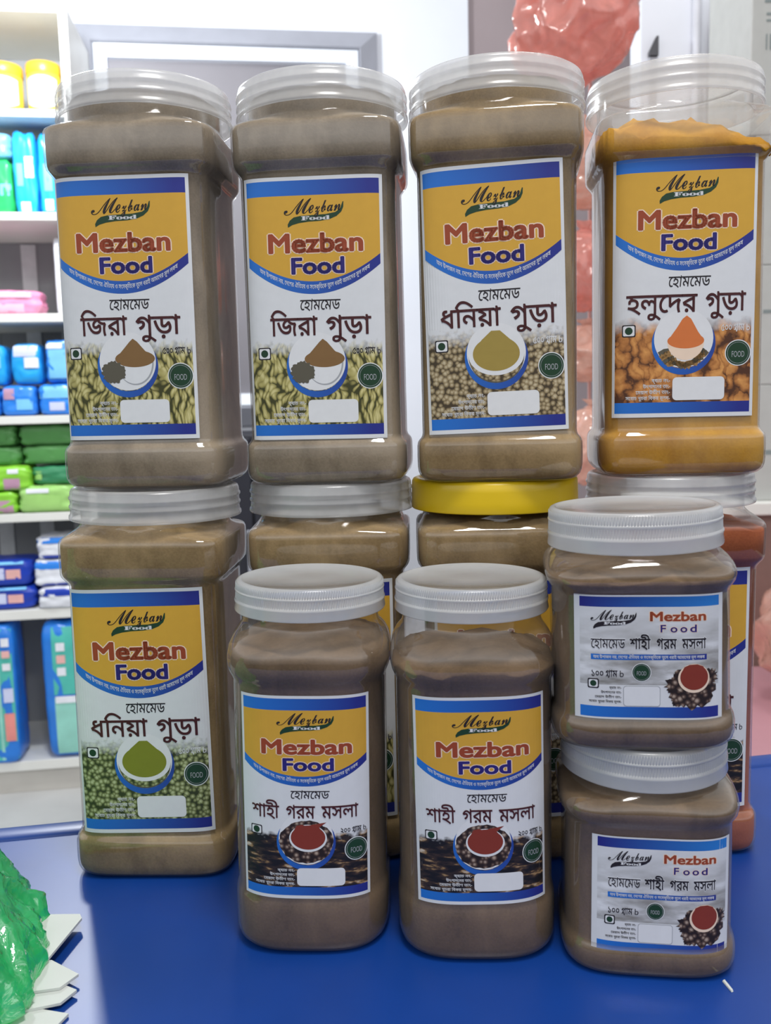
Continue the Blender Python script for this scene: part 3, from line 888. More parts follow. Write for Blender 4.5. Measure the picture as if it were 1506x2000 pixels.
def make_powder(typ, fill, mat, root, peak, seed, label=None, slope=(0, 0)):
    rr = TYPES[typ]['rings']
    g = 0.0009
    body = []
    for z, a, n in rr:
        zz = max(z, 0.0012)
        if zz < fill: body.append((zz, a - g, n))
    # squareness and width right at the fill line
    for (z0, a0, n0), (z1, a1, n1) in zip(rr, rr[1:]):
        if z0 <= fill <= z1:
            q = (fill - z0) / max(1e-9, z1 - z0)
            a, n = a0 + (a1 - a0) * q - g, n0 + (n1 - n0) * q
    body.append((fill, a, n))
    nb = len(body)
    for q in (0.97, 0.9, 0.8, 0.68, 0.55, 0.4, 0.25, 0.1):
        body.append((fill + peak * (1 - q * q), a * q, 2 + (n - 2) * q))
    amp = abs(peak) * 0.26 + 0.0008
    def wob(x, y, ri):
        p = Vector((x * 70 + seed * 9, y * 70, seed * 3.1))
        e = amp * noise.fractal(p, 0.9, 2.1, 4) + slope[0] * x + slope[1] * y
        if ri < nb - 1: return min(0.0, fill + e - body[ri][0] - 0.0004 * (nb - 1 - ri)) if body[ri][0] > fill - 0.03 else 0
        return e
    v, f = loft(body, 128, True, True, wob)
    o = link('spice_powder', mesh('powder', v, f), mat, root, True)
    if label: o['label'] = label
    return o

def jar(typ, label, cx, cy, z, yaw, lean, powder, fill, lab=None, ldx=0, ldz=0, lroll=0, shell='shell', lid='lid', peak=0.0, seed=0, slope=(0, 0), group=None, lid_label=None):
    root = thing('spice_jar', label, 'jar', (cx, cy, z), (0, R(lean), R(yaw)), group)
    v, f = SHELL_ME[typ]
    link('container', mesh('container', v, f), M[shell], root, True)
    make_powder(typ, fill, M[powder], root, peak, seed, slope=slope)
    prof = lid_profile(typ, lid == 'lid_yellow')
    if typ == 500: prof = [(0.1883 + (z - 0.1883) * 0.925, r, q) for z, r, q in prof]
    lv, lf = lathe(prof, 96 if typ == 500 else 760)
    lo = link('lid', mesh('lid', lv, lf), M[lid], root, True)
    if lid_label: lo['label'] = lid_label
    if lab is not None:
        me, mats = lab.build(SURF[typ], ldx, ldz, R(lroll), TYPES[typ]['lz'])
        link('label', me, mats, root)
    return root

W5, H5 = TYPES[500]['label']
W2, H2 = TYPES[200]['label']
W1, H1 = TYPES[100]['label']
L_cumin = portrait_label(W5, H5, 'cumin', [(JIRA, 0.175, 0.515), (GURA, 0.58, 0.90)], '\u09eb\u09e6\u09e6')
L_cori = portrait_label(W5, H5, 'coriander', [(DHONIA, 0.125, 0.545), (GURA, 0.615, 0.93)], '\u09eb\u09e6\u09e6')
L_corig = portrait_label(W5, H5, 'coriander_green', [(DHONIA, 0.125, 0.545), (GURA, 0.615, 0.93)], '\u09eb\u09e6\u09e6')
L_turm = portrait_label(W5, H5, 'turmeric', [(HOLUDER, 0.105, 0.595), (GURA, 0.655, 0.93)], '\u09eb\u09e6\u09e6')
L_chil = portrait_label(W5, H5, 'chilli', [(MORICHER, 0.105, 0.555), (GURA, 0.61, 0.89)], '\u09eb\u09e6\u09e6')
L_garam = portrait_label(W2, H2, 'garam', [(SHAHI, 0.09, 0.305), (GOROM, 0.36, 0.575), (MOSLA, 0.625, 0.90)], '\u09e8\u09e6\u09e6', True)
L_small = landscape_label(W1, H1)

UP = TABLE_Z + 0.2052
# ------------------------------------------------------------------ setting
def wall_frame(lx, ly, z):
    """the back wall line runs at 8 degrees to the picture, the shelf stands along it"""
    return Vector((-0.80, 2.30, 0)) + Vector((math.cos(R(8)), math.sin(R(8)), 0)) * lx + Vector((-math.sin(R(8)), math.cos(R(8)), 0)) * ly + Vector((0, 0, z))
WR = (0, 0, R(8))
W0 = (-0.80, 2.30, 0)
tag(link('floor', box_mesh(-3.0, 3.0, -1.6, 4.2, -0.05, 0.0), M['floor']), kind='structure')
tag(link('wall_back', box_mesh(-1.6, 1.133, 0.345, 0.42, 0.0, 3.0), M['wall'], loc=W0, rot=WR), kind='structure')
tag(link('door_1', box_mesh(1.137, 2.3, 0.36, 0.41, 0.0, 3.0), M['mauve'], loc=W0, rot=WR), kind='structure')
tag(link('wall_right', box_mesh(0.528, 1.5, 1.90, 1.98, 0.0, 2.6), M['wall']), kind='structure')

# shop counter table with blue vinyl top, its far edge runs at 11 degrees
def table():
    t = thing('counter_table', 'blue vinyl covered table top that all the spice jars stand on', 'table', (0.0, 0.0, 0.0))
    def edge(x): return 0.5565 + 0.170 * x
    bm = bmesh.new()
    bot = TABLE_Z - 0.03
    pts = [(-0.62, -0.10), (0.62, -0.10), (0.62, edge(0.62)), (-0.62, edge(-0.62))]
    lo = [bm.verts.new((x, y, bot)) for x, y in pts]
    hi = [bm.verts.new((x, y, TABLE_Z)) for x, y in pts]
    bm.faces.new(lo[::-1]); bm.faces.new(hi)
    for i in range(4): bm.faces.new((lo[i], lo[(i + 1) % 4], hi[(i + 1) % 4], hi[i]))
    bmesh.ops.bevel(bm, geom=list(bm.edges), offset=0.003, segments=2, affect='EDGES')
    me = bpy.data.meshes.new('top'); bm.to_mesh(me); bm.free()
    link('table_top', me, M['vinyl'], t, False)
    # rolled strip of vinyl along the far edge
    bm = bmesh.new()
    P = []
    for i in range(9):
        a = math.pi * i / 8
        P.append((0.009 - 0.009 * math.cos(a), 0.0024 * math.sin(a)))
    n = 24
    for k in range(n + 1):
        x = -0.62 + 1.24 * k / n
        for dy, dz in P: bm.verts.new((x, edge(x) - 0.0195 + dy, TABLE_Z - 0.0002 + dz))
    bm.verts.ensure_lookup_table()
    m = len(P)
    for k in range(n):
        for i in range(m - 1):
            bm.faces.new((bm.verts[k * m + i], bm.verts[(k + 1) * m + i], bm.verts[(k + 1) * m + i + 1], bm.verts[k * m + i + 1]))
    me = bpy.data.meshes.new('strip'); bm.to_mesh(me); bm.free()
    link('edge_strip', me, M['vinyl'], t, True)
    for x, y in ((-0.57, -0.04), (0.57, -0.04), (-0.57, 0.40), (0.57, 0.58)):
        link('leg', box_mesh(x - 0.02, x + 0.02, y - 0.02, y + 0.02, 0, bot, 0.003), M['shelf'], t)
table()

# framed grey board on the back wall
def board():
    t = thing('wall_board', 'wide grey board in a bevelled pale frame on the white back wall', 'board', W0, WR)
    x0, x1, z0, z1 = 0.02, 0.862, 0.935, 2.04
    yb = 0.343
    def mitre(name, prof, mat):
        v, f = [], []
        for (ix, iy) in prof:
            v += [(x0 + ix, yb - iy, z0 + ix), (x1 - ix, yb - iy, z0 + ix), (x1 - ix, yb - iy, z1 - ix), (x0 + ix, yb - iy, z1 - ix)]
        for k in range(len(prof) - 1):
            for i in range(4):
                j = (i + 1) % 4
                f.append((k * 4 + i, k * 4 + j, (k + 1) * 4 + j, (k + 1) * 4 + i))
        link(name, mesh(name, v, f), mat, t)
    mitre('outer_frame', [(0, 0), (0.0, 0.014), (0.052, 0.046), (0.056, 0.040)], M['alu'])
    mitre('inner_frame', [(0.056, 0.036), (0.060, 0.042), (0.092, 0.034), (0.094, 0.012)], M['frame_white'])
    link('panel', box_mesh(x0 + 0.09, x1 - 0.09, yb - 0.014, yb, z0 + 0.09, z1 - 0.09), M['board_grey'], t)
board()

# dark cabinet below it
def dark_cabinet():
    t = thing('storage_cabinet', 'dark navy low cabinet against the back wall behind the left jars', 'cabinet', W0, WR)
    link('body', box_mesh(0.12, 0.80, 0.02, 0.34, 0.0, 0.92, 0.006), M['navy_cab'], t)
    for a, b in ((0.125, 0.457), (0.463, 0.795)):
        d = link('door', box_mesh(a, b, 0.004, 0.019, 0.06, 0.91, 0.003), M['navy_cab'], t)
        hx = 0.44 if a < 0.2 else 0.47
        link('handle', box_mesh(hx, hx + 0.01, -0.012, 0.004, 0.55, 0.67, 0.002), M['alu'], d)
dark_cabinet()

# ------------------------------------------------------------------ shelf unit and stock, in the frame of the back wall
def shelf_unit():
    t = thing('shelf_unit', 'tall white shelf unit stacked with packets along the left wall', 'shelf', W0, WR)
    xl, xr, d = -0.75, 0.066, 0.33
    link('side_panel', box_mesh(xr - 0.020, xr, 0.0, d, 0.0, 1.953, 0.0015), M['shelf'], t)
    link('side_panel', box_mesh(xl, xl + 0.02, 0.0, d, 0.0, 1.953, 0.0015), M['shelf'], t)
    for z0, z1 in ((1.937, 1.953), (1.697, 1.7145), (1.455, 1.474), (1.211, 1.2315), (0.961, 0.981), (0.715, 0.7365), (0.463, 0.4885), (0.062, 0.088)):
        link('shelf_board', box_mesh(xl + 0.0205, xr - 0.0205, 0.001, d - 0.008, z0, z1, 0.0015), M['shelf'], t)
    bp = link('back_panel', box_mesh(xl + 0.0205, xr - 0.0205, d - 0.008, d, 0.002, 1.953), M['shelf_in'], t)
    for x0 in (-0.62, -0.50, -0.38, -0.262, -0.150, -0.055, 0.018):
        link('slat', box_mesh(x0, x0 + 0.040, d - 0.0125, d - 0.0085, 0.09, 1.45, 0.001), M['slat'], bp)
    link('kick_board', box_mesh(xl + 0.0205, xr - 0.0205, 0.012, 0.03, 0.0, 0.0615, 0.001), M['kick'], t)
shelf_unit()

def pack_mesh(w, d, h, seed, crumple=0.003, sq=6, n=14):
    """soft sealed pack: rounded box with crumpled skin, base at z 0, front at y = 0"""
    bm = bmesh.new()
    bmesh.ops.create_cube(bm, size=2.0)
    bmesh.ops.subdivide_edges(bm, edges=list(bm.edges), cuts=n, use_grid_fill=True)
    for v in bm.verts:
        c = v.co
        q = (abs(c.x) ** sq + abs(c.y) ** sq + abs(c.z) ** sq) ** (-1 / sq)
        p = c * q
        nz = noise.noise(Vector((p.x * 2.1 + seed * 5.3, p.y * 2.1, p.z * 2.1))) + 0.5 * noise.noise(Vector((p.x * 5 + seed, p.y * 5 + 3, p.z * 5)))
        k = 1 + crumple * nz / min(w, h) * 2
        v.co = Vector((p.x * w / 2 * k, d / 2 + p.y * d / 2 * (1 + crumple * nz / d * 2), h / 2 + p.z * h / 2 * (k if p.z > -0.5 else 1)))
        if v.co.z < 0.0004: v.co.z = 0.0
    me = bpy.data.meshes.new('pack'); bm.to_mesh(me); bm.free()
    return me

def patch_mesh(w, d, h, sq, rects, off=0.0012):
    """printed patches lying on the front of a pack, rects in fractions of the front"""
    v, f, mi = [], [], []
    for (a0, b0, a1, b1, m) in rects:
        k = len(v); n = 6
        for i in range(n + 1):
            for j in range(n + 1):
                a = a0 + (a1 - a0) * i / n; b = b0 + (b1 - b0) * j / n
                X, Z = 2 * a - 1, 2 * b - 1
                Y = -(max(0.0, 1 - abs(X) ** sq - abs(Z) ** sq)) ** (1 / sq)
                v.append((X * w / 2, d / 2 + Y * d / 2 - off, b * h))
        for i in range(n):
            for j in range(n):
                f.append((k + i * (n + 1) + j, k + (i + 1) * (n + 1) + j, k + (i + 1) * (n + 1) + j + 1, k + i * (n + 1) + j + 1)); mi.append(m)
    return v, f, mi

def gloss(name, col, rough=0.28): return plain(name, col, rough, 0.5, noise_amt=0.10, scale=22)
PM = dict(
    sky=gloss('sky_blue_film', (0.02, 0.38, 0.86)), sky2=gloss('light_blue_film', (0.22, 0.58, 0.92)), blue=gloss('mid_blue_film', (0.03, 0.24, 0.80)), deep=gloss('deep_blue_film', (0.010, 0.045, 0.42)),
    green=gloss('green_film', (0.03, 0.50, 0.13)), dgreen=gloss('dark_green_film', (0.09, 0.28, 0.08)), dgreen2=gloss('teal_green_film', (0.04, 0.24, 0.11)), lime=gloss('lime_film', (0.27, 0.66, 0.05)), lime2=gloss('pale_lime_film', (0.38, 0.68, 0.20)),
    pink=gloss('pink_film', (0.86, 0.30, 0.50)), pink2=gloss('pale_pink_film', (0.92, 0.52, 0.68)), white=gloss('white_film', (0.80, 0.82, 0.88)), mauve=gloss('mauve_film', (0.52, 0.30, 0.42)),
    teal=gloss('teal_film', (0.08, 0.50, 0.42)), teal2=gloss('pale_teal_film', (0.30, 0.66, 0.56)), tealblue=gloss('teal_pack_blue_side', (0.02, 0.20, 0.70)), red=gloss('coral_print', (0.80, 0.28, 0.25)), lav=gloss('lavender_print', (0.62, 0.66, 0.88)), skin=gloss('salmon_print', (0.80, 0.45, 0.42)))

def pack(label, cat, x0, x1, z0, h, ly, d, mat, prints=(), group=None, seed=0, sq=6, crumple=0.003, name='soft_pack', roty=0):
    w = x1 - x0
    c = wall_frame((x0 + x1) / 2, ly, z0)
    t = thing(name, label, cat, c, (0, R(roty), R(8)), group)
    link('wrapper', pack_mesh(w, d, h, seed, crumple, sq), PM[mat], t, True)
    if prints:
        for i, r in enumerate(prints):
            v, f, mi = patch_mesh(w, d, h, sq, [(*r[:4], 0)], 0.0012 + 0.0004 * i)
            link('printed_panel', mesh('print', v, f), PM[r[4]], t, True)
    return t

def tub(label, lx, z0, r, h, seed, group):
    c = wall_frame(lx, 0.06 + r, z0)
    t = thing('yellow_tub', label, 'tub', c, (0, 0, R(8)), group)
    prof = [(0.0, r * 0.9, 0), (0.002, r * 0.96, 0), (h * 0.80, r, 0), (h * 0.81, r * 0.97, 0)]
    v, f = lathe(prof, 64); link('body', mesh('body', v, f), M['tub_yellow'], t, True)
    prof = [(h * 0.80, r * 1.02, 0), (h * 0.81, r * 1.04, 0), (h * 0.96, r * 1.04, 0), (h, r * 0.99, 0), (h, r * 0.9, 0)]
    v, f = lathe(prof, 64); link('lid', mesh('lid', v, f), M['tub_lid'], t, True)
    v, f = [], []
    n = 24
    for i in range(n + 1):
        a = R(-90 - 58 + 116 * i / n)
        q = abs(2 * i / n - 1)
        for zz in (h * (0.16 + 0.10 * q * q), h * (0.74 - 0.05 * q * q)): v.append((r * 1.012 * math.cos(a), r * 1.012 * math.sin(a), zz))
        if i: f.append((2 * i - 2, 2 * i, 2 * i + 1, 2 * i - 1))
    link('label', mesh('wrap', v, f), M['tub_label'], t, True)
M['tub_yellow'] = plain('tub_yellow_plastic', (0.80, 0.60, 0.06), 0.35)
M['tub_lid'] = plain('tub_amber_lid', (0.76, 0.43, 0.03), 0.35)
M['tub_label'] = plain('tub_cream_label', (0.82, 0.80, 0.66), 0.5)
B1, B2, B3, B4, B5, B6, B7 = 1.7147, 1.4742, 1.2317, 0.9812, 0.7367, 0.4887, 0.0882
tub('yellow tub with amber lid at the left edge of the top shelf', -0.116, B1, 0.048, 0.130, 1, 'yellow tubs on the top shelf')
tub('yellow tub with amber lid next to the upright panel on the top shelf', -0.0155, B1, 0.0405, 0.134, 2, 'yellow tubs on the top shelf')
# second shelf: upright blue packs and one green
gb = 'upright packs on the second shelf'
pack('sky blue upright pack second from the right on the second shelf', 'packet', -0.093, -0.037, B2, 0.200, 0.04, 0.09, 'sky', [(0.2, 0.35, 0.45, 0.62, 'sky2'), (0.55, 0.45, 0.9, 0.70, 'white'), (0.3, 0.05, 0.7, 0.16, 'white')], gb, 3)
pack('sky blue upright pack nearest the shelf side on the second shelf', 'packet', -0.035, 0.022, B2, 0.203, 0.05, 0.09, 'sky', [(0.25, 0.30, 0.6, 0.62, 'sky2'), (0.25, 0.07, 0.6, 0.2, 'white')], gb, 4)
pack('bright green upright pack at the left edge of the second shelf', 'packet', -0.165, -0.096, B2, 0.135, 0.04, 0.09, 'green', [(0.6, 0.35, 0.95, 0.55, 'sky2')], gb, 5)
pack('light blue pack lying on top of the green upright pack', 'packet', -0.190, -0.096, B2 + 0.136, 0.060, 0.035, 0.09, 'sky2', [(0.2, 0.3, 0.6, 0.7, 'sky')], None, 6)
# third shelf
pack('pink pack of wipes lying on the third shelf', 'packet', -0.230, -0.046, B3, 0.062, 0.02, 0.12, 'pink', [(0.30, 0.08, 0.80, 0.42, 'pink2'), (0.45, 0.66, 0.9, 0.90, 'pink2')], None, 7, sq=5)
pack('white and teal slim box standing at the right of the third shelf', 'packet', -0.010, 0.032, B3, 0.190, 0.05, 0.08, 'white', [(0.55, 0.15, 0.95, 0.5, 'teal2')], None, 8, sq=14, crumple=0.0005)
# fourth shelf: blue packs in two layers
gk = 'blue packs on the fourth shelf'
pr = [(0.25, 0.42, 0.85, 0.72, 'sky2'), (0.05, 0.72, 0.8, 0.93, 'lav')]
pack('bright blue pack lying lowest at the left edge of the fourth shelf', 'packet', -0.245, -0.157, B4, 0.072, 0.02, 0.10, 'blue', pr[:1], gk, 9)
pack('bright blue pack with a mauve print lying at the middle of the fourth shelf', 'packet', -0.154, -0.069, B4, 0.076, 0.015, 0.10, 'blue', [(0.1, 0.55, 0.4, 0.9, 'mauve'), (0.45, 0.2, 0.9, 0.55, 'sky2')], gk, 10)
pack('bright blue pack with a pale band lying at the right of the fourth shelf', 'packet', -0.064, 0.028, B4, 0.078, 0.015, 0.10, 'blue', [(0.04, 0.55, 0.96, 0.92, 'sky2'), (0.3, 0.15, 0.7, 0.42, 'lav')], gk, 11)
pack('bright blue pack on the second layer at the left edge of the fourth shelf', 'packet', -0.215, -0.136, B4 + 0.077, 0.100, 0.02, 0.10, 'sky', pr, gk, 12)
pack('white patched blue pack on the second layer, middle of the fourth shelf', 'packet', -0.124, -0.052, B4 + 0.0785, 0.101, 0.02, 0.10, 'sky', [(0.1, 0.68, 0.9, 0.95, 'lav'), (0.45, 0.40, 0.92, 0.66, 'white')], gk, 13)
pack('pale fronted blue pack on the second layer at the right of the fourth shelf', 'packet', -0.042, 0.030, B4 + 0.0795, 0.108, 0.02, 0.10, 'blue', [(0.12, 0.12, 0.92, 0.78, 'sky2'), (0.05, 0.80, 0.6, 0.93, 'white')], gk, 14)
# fifth shelf: green packs
gg = 'green packs on the fifth shelf'
def gpack(lbl, x0, x1, z0, h, ly, mat, pr, s): pack(lbl, 'packet', x0, x1, z0, h, ly, 0.12, mat, pr, gg, s, sq=7)
gpack('lime green pack with a mauve print lowest at the left of the fifth shelf', -0.240, -0.129, B5, 0.057, 0.0, 'lime', [(0.55, 0.05, 0.92, 0.6, 'mauve')], 20)
gpack('pale lime pack lowest at the right of the fifth shelf', -0.125, 0.012, B5, 0.068, 0.0, 'lime2', [(0.08, 0.12, 0.75, 0.62, 'lime2'), (0.15, 0.74, 0.55, 0.9, 'white')], 21)
gpack('lime green pack with a mauve print one up at the left of the fifth shelf', -0.225, -0.094, B5 + 0.058, 0.062, 0.0, 'lime', [(0.52, 0.06, 0.82, 0.5, 'mauve'), (0.6, 0.7, 0.8, 0.88, 'white')], 22)
gpack('teal green pack beside the lime ones on the fifth shelf', -0.091, 0.022, B5 + 0.069, 0.046, 0.02, 'dgreen2', [(0.0, 0.3, 0.2, 0.75, 'lime2')], 23)
gpack('dark green pack in the third layer at the left of the fifth shelf', -0.240, -0.119, B5 + 0.1205, 0.048, 0.03, 'dgreen', [(0.15, 0.2, 0.8, 0.75, 'dgreen')], 24)
gpack('dark green pack in the third layer at the right of the fifth shelf', -0.114, 0.022, B5 + 0.1205, 0.048, 0.03, 'dgreen', [(0.1, 0.2, 0.8, 0.8, 'dgreen')], 25)
gpack('dark green pack topmost at the left of the fifth shelf', -0.240, -0.127, B5 + 0.169, 0.052, 0.03, 'dgreen', [(0.1, 0.2, 0.8, 0.8, 'dgreen')], 26)
gpack('dark green pack topmost at the right of the fifth shelf', -0.121, 0.022, B5 + 0.169, 0.052, 0.03, 'dgreen', [(0.06, 0.15, 0.9, 0.85, 'dgreen')], 27)
# sixth shelf: deep blue packs
gn = 'deep blue packs on the sixth shelf'
dp = [(0.45, 0.28, 0.66, 0.72, 'lav'), (0.68, 0.3, 0.86, 0.66, 'skin'), (0.0, 0.86, 0.9, 0.96, 'sky2')]
pack('deep blue pack with pale prints lowest at the left of the sixth shelf', 'packet', -0.310, -0.103, B6, 0.060, 0.01, 0.13, 'deep', dp, gn, 30, sq=8)
pack('deep blue pack with pale prints lying on another at the left of the sixth shelf', 'packet', -0.305, -0.107, B6 + 0.061, 0.066, 0.01, 0.13, 'deep', dp, gn, 31, sq=8)
pack('white pack with a dark band hanging over the front of the sixth shelf', 'packet', -0.093, 0.010, B6, 0.055, -0.005, 0.13, 'white', [(0.02, 0.60, 0.98, 0.94, 'deep')], gn, 32, sq=8)
pack('white pack with blue top in the middle of the right stack on the sixth shelf', 'packet', -0.103, -0.002, B6 + 0.056, 0.068, 0.01, 0.13, 'white', [(0.03, 0.66, 0.97, 0.95, 'blue'), (0.03, 0.0, 0.97, 0.12, 'deep')], gn, 33, sq=8)
pack('white pack with blue top at the top of the right stack on the sixth shelf', 'packet', -0.095, 0.000, B6 + 0.125, 0.058, 0.02, 0.12, 'white', [(0.03, 0.70, 0.97, 0.96, 'blue'), (0.03, 0.0, 0.97, 0.18, 'deep')], gn, 34, sq=8)
# bottom shelf: large teal packs
gd = 'large teal packs on the bottom shelf'
pack('large teal pack with a coral print at the left of the bottom shelf', 'packet', -0.390, -0.160, B7, 0.366, -0.012, 0.11, 'tealblue', [(0.02, 0.03, 0.975, 0.97, 'teal'), (0.80, 0.03, 0.835, 0.97, 'teal2'), (0.855, 0.17, 0.965, 0.37, 'red'), (0.86, 0.45, 0.965, 0.55, 'lav'), (0.87, 0.68, 0.955, 0.73, 'white'), (0.87, 0.77, 0.955, 0.82, 'skin'), (0.87, 0.85, 0.955, 0.91, 'white')], gd, 40, sq=14)
pack('large pale teal pack nearest the shelf side on the bottom shelf', 'packet', -0.096, 0.040, B7, 0.362, -0.005, 0.20, 'tealblue', [(0.20, 0.48, 0.66, 0.97, 'teal'), (0.20, 0.04, 0.60, 0.46, 'teal2'), (0.62, 0.03, 0.97, 0.97, 'white'), (0.28, 0.62, 0.44, 0.68, 'white'), (0.28, 0.71, 0.44, 0.77, 'skin'), (0.28, 0.80, 0.44, 0.86, 'white'), (0.22, 0.42, 0.66, 0.47, 'white')], gd, 41, sq=9)

# ------------------------------------------------------------------ pink bags, right side
M['pinkfilm'] = thin_sheet('pink_polythene', (0.86, 0.42, 0.36), 0.18, 0.45, 0.12)
M['peachfilm'] = thin_sheet('peach_polythene', (0.88, 0.58, 0.48), 0.18, 0.45, 0.12)
M['pinktop'] = plain('dusty_pink_laminate', (0.50, 0.26, 0.30), 0.45, noise_amt=0.06, scale=9)
M['rope'] = plain('nylon_cord', (0.60, 0.35, 0.32), 0.6)
M['carton'] = plain('pale_grey_card', (0.50, 0.51, 0.49), 0.7, 0.2, noise_amt=0.04)
M['carton_ink'] = plain('grey_print', (0.24, 0.28, 0.28), 0.7, 0.2)
M['brownlam_shade'] = plain('brown_laminate_and_shade', (0.22, 0.13, 0.11), 0.5)
M['conduit'] = plain('grey_conduit', (0.50, 0.51, 0.56), 0.5)
M['darkmetal'] = plain('dark_grey_metal', (0.07, 0.07, 0.08), 0.5)

def bag_mesh(rx, ry, rz, seed, amp=0.22, sub=5, neck=0.0, freq=2.4):
    bm = bmesh.new()
    bmesh.ops.create_icosphere(bm, subdivisions=sub, radius=1.0)
    for v in bm.verts:
        p = v.co.copy()
        q = Vector((p.x * freq + seed * 7.1, p.y * freq + 1.7, p.z * freq * 0.75 + seed))
        r = 1 - abs(noise.noise(q)) * 1.6 * amp + amp * 0.4
        q2 = q * 2.3
        r += (0.5 - abs(noise.noise(q2))) * amp * 0.55
        r += (0.5 - abs(noise.noise(q * 5.1))) * amp * 0.22
        k = 1.0
        if neck and p.z > 0: k = 1 - neck * p.z ** 1.5
        v.co = Vector((p.x * rx * r * k, p.y * ry * r * k, p.z * rz * (1 + (r - 1) * 0.4)))
    me = bpy.data.meshes.new('bag'); bm.to_mesh(me); bm.free()
    return me

def pink_bag(label, x, y, z, rx, ry, rz, seed, mat, tilt=0, group='hanging pink polythene bags'):
    t = thing('plastic_bag', label, 'bag', (x, y, z), (0, R(tilt), 0), group)
    link('film', bag_mesh(rx, ry, rz, seed, 0.30, 5, 0.2, 1.7), M[mat], t, True)
    # tied top
    v, f = [], []
    n = 20
    for k, (zz, rr) in enumerate(((rz * 0.80, 0.018), (rz * 0.98, 0.007), (rz * 1.06, 0.010), (rz * 1.22, 0.022))):
        for i in range(n):
            a = 2 * math.pi * i / n
            q = rr * (1 + 0.25 * math.sin(5 * a + seed))
            v.append((q * math.cos(a), q * math.sin(a), zz))
        if k: f += [((k - 1) * n + i, (k - 1) * n + (i + 1) % n, k * n + (i + 1) % n, k * n + i) for i in range(n)]
    link('tied_neck', mesh('neck', v, f), M[mat], t, True)
    return t
pink_bag('large salmon pink bag hanging high above the coriander jar', 0.325, 1.52, 1.60, 0.085, 0.06, 0.125, 1, 'pinkfilm', 38)
pink_bag('pink bag hanging just below the high salmon one, between two jars', 0.335, 1.54, 1.365, 0.065, 0.05, 0.065, 2, 'peachfilm', 5)
pink_bag('rosy pink bag hanging third from the top, seen between two jars', 0.325, 1.52, 1.20, 0.065, 0.05, 0.062, 3, 'pinkfilm', 10)
pink_bag('pale pink bag hanging lowest on the cord, seen between two jars', 0.345, 1.54, 1.068, 0.065, 0.05, 0.045, 4, 'peachfilm', 0)
pink_bag('peach bag at the very bottom of the hanging cord, behind the turmeric jar base', 0.345, 1.50, 0.915, 0.070, 0.06, 0.062, 5, 'peachfilm', 5)
v, f = lathe([(0.95, 0.003, 0), (2.6, 0.003, 0)], 10)
tag(link('hanging_cord', mesh('cord', v, f), M['rope'], None, True, loc=(0.36, 1.60, 0)), 'thin cord that the pink polythene bags hang from', 'cord')

def bench():
    t = thing('low_bench', 'low bench with a dusty pink top behind the table on the right', 'bench', (0, 0, 0))
    link('bench_top', box_mesh(0.26, 1.30, 1.02, 1.62, 0.475, 0.500, 0.004), M['pinktop'], t)
    for x in (0.30, 1.26):
        for y in (1.06, 1.58):
            link('leg', box_mesh(x - 0.02, x + 0.02, y - 0.02, y + 0.02, 0, 0.475), M['brownlam_shade'], t)
bench()
pink_bag('pink bag lying on the low pink bench at the right edge', 0.685, 1.40, 0.622, 0.095, 0.08, 0.105, 6, 'peachfilm', 0, None)

def cabinet_right():
    t = thing('side_cabinet', 'cabinet with a pale top and a body coloured as brown shadow, behind the right hand jars', 'cabinet', (0, 0, 0))
    link('body', box_mesh(0.50, 1.35, 1.64, 1.88, 0.0, 0.775), M['brownlam_shade'], t)  # brown colour stands in for the shadow below the pale top
    link('cabinet_top', box_mesh(0.49, 1.37, 1.625, 1.885, 0.776, 0.800, 0.003), M['shelf'], t)
cabinet_right()
def carton(label, x0, x1, z0, z1, y0, y1, marks):
    t = thing('carton', label, 'carton', (x0, y0, z0), (0, 0, 0), 'pale cartons at the right edge')
    w, h = x1 - x0, z1 - z0
    link('box', box_mesh(0, w, 0, y1 - y0, 0, h, 0.002), M['carton'], t)
    bm = bmesh.new()
    for a, b, c, d in marks: add_box(bm, a * w, c * w, -0.0006, 0.0005, b * h, d * h)
    if marks:
        me = bpy.data.meshes.new('print'); bm.to_mesh(me); bm.free()
        link('printed_marks', me, M['carton_ink'], t)
bars = [(0.075 + 0.020 * i, 0.415, 0.075 + 0.020 * i + (0.014 if i % 3 else 0.007), 0.49) for i in range(16)]
carton('pale grey carton with printed barcode, topmost of the right stack', 0.648, 0.98, 1.44, 1.78, 1.65, 1.86, [(0.065, 0.640, 0.9, 0.655), (0.075, 0.580, 0.9, 0.592), (0.075, 0.550, 0.8, 0.560)] + bars)
carton('plain pale carton second from the top of the right stack', 0.660, 0.99, 1.22, 1.4395, 1.65, 1.86, [(0.10, 0.3, 0.5, 0.34)])
carton('plain pale carton third from the top of the right stack', 0.654, 0.98, 1.01, 1.2195, 1.65, 1.86, [(0.08, 0.6, 0.5, 0.63)])
carton('plain pale carton at the bottom of the right stack on the cabinet', 0.658, 0.99, 0.8003, 1.0095, 1.65, 1.86, [(0.08, 0.4, 0.4, 0.44)])
v, f = lathe([(0.0, 0.0085, 0), (2.6, 0.0085, 0)], 20)
tag(link('wall_pipe', mesh('pipe', v, f), M['conduit'], None, True, loc=(0.634, 1.890, 0)), 'grey pipe running up the white wall at upper right', 'pipe')
v, f = lathe([(0.0, 0.005, 0), (0.85, 0.005, 0)], 16)
tag(link('wall_cable', mesh('cable', v, f), M['conduit'], None, True, loc=(0.653, 1.893, 0.80)), 'thin grey cable beside the grey pipe on the white wall', 'cable')
bk = thing('wall_bracket', 'small dark bracket on the left edge of the white wall at upper right', 'bracket', (0.541, 1.899, 1.66))
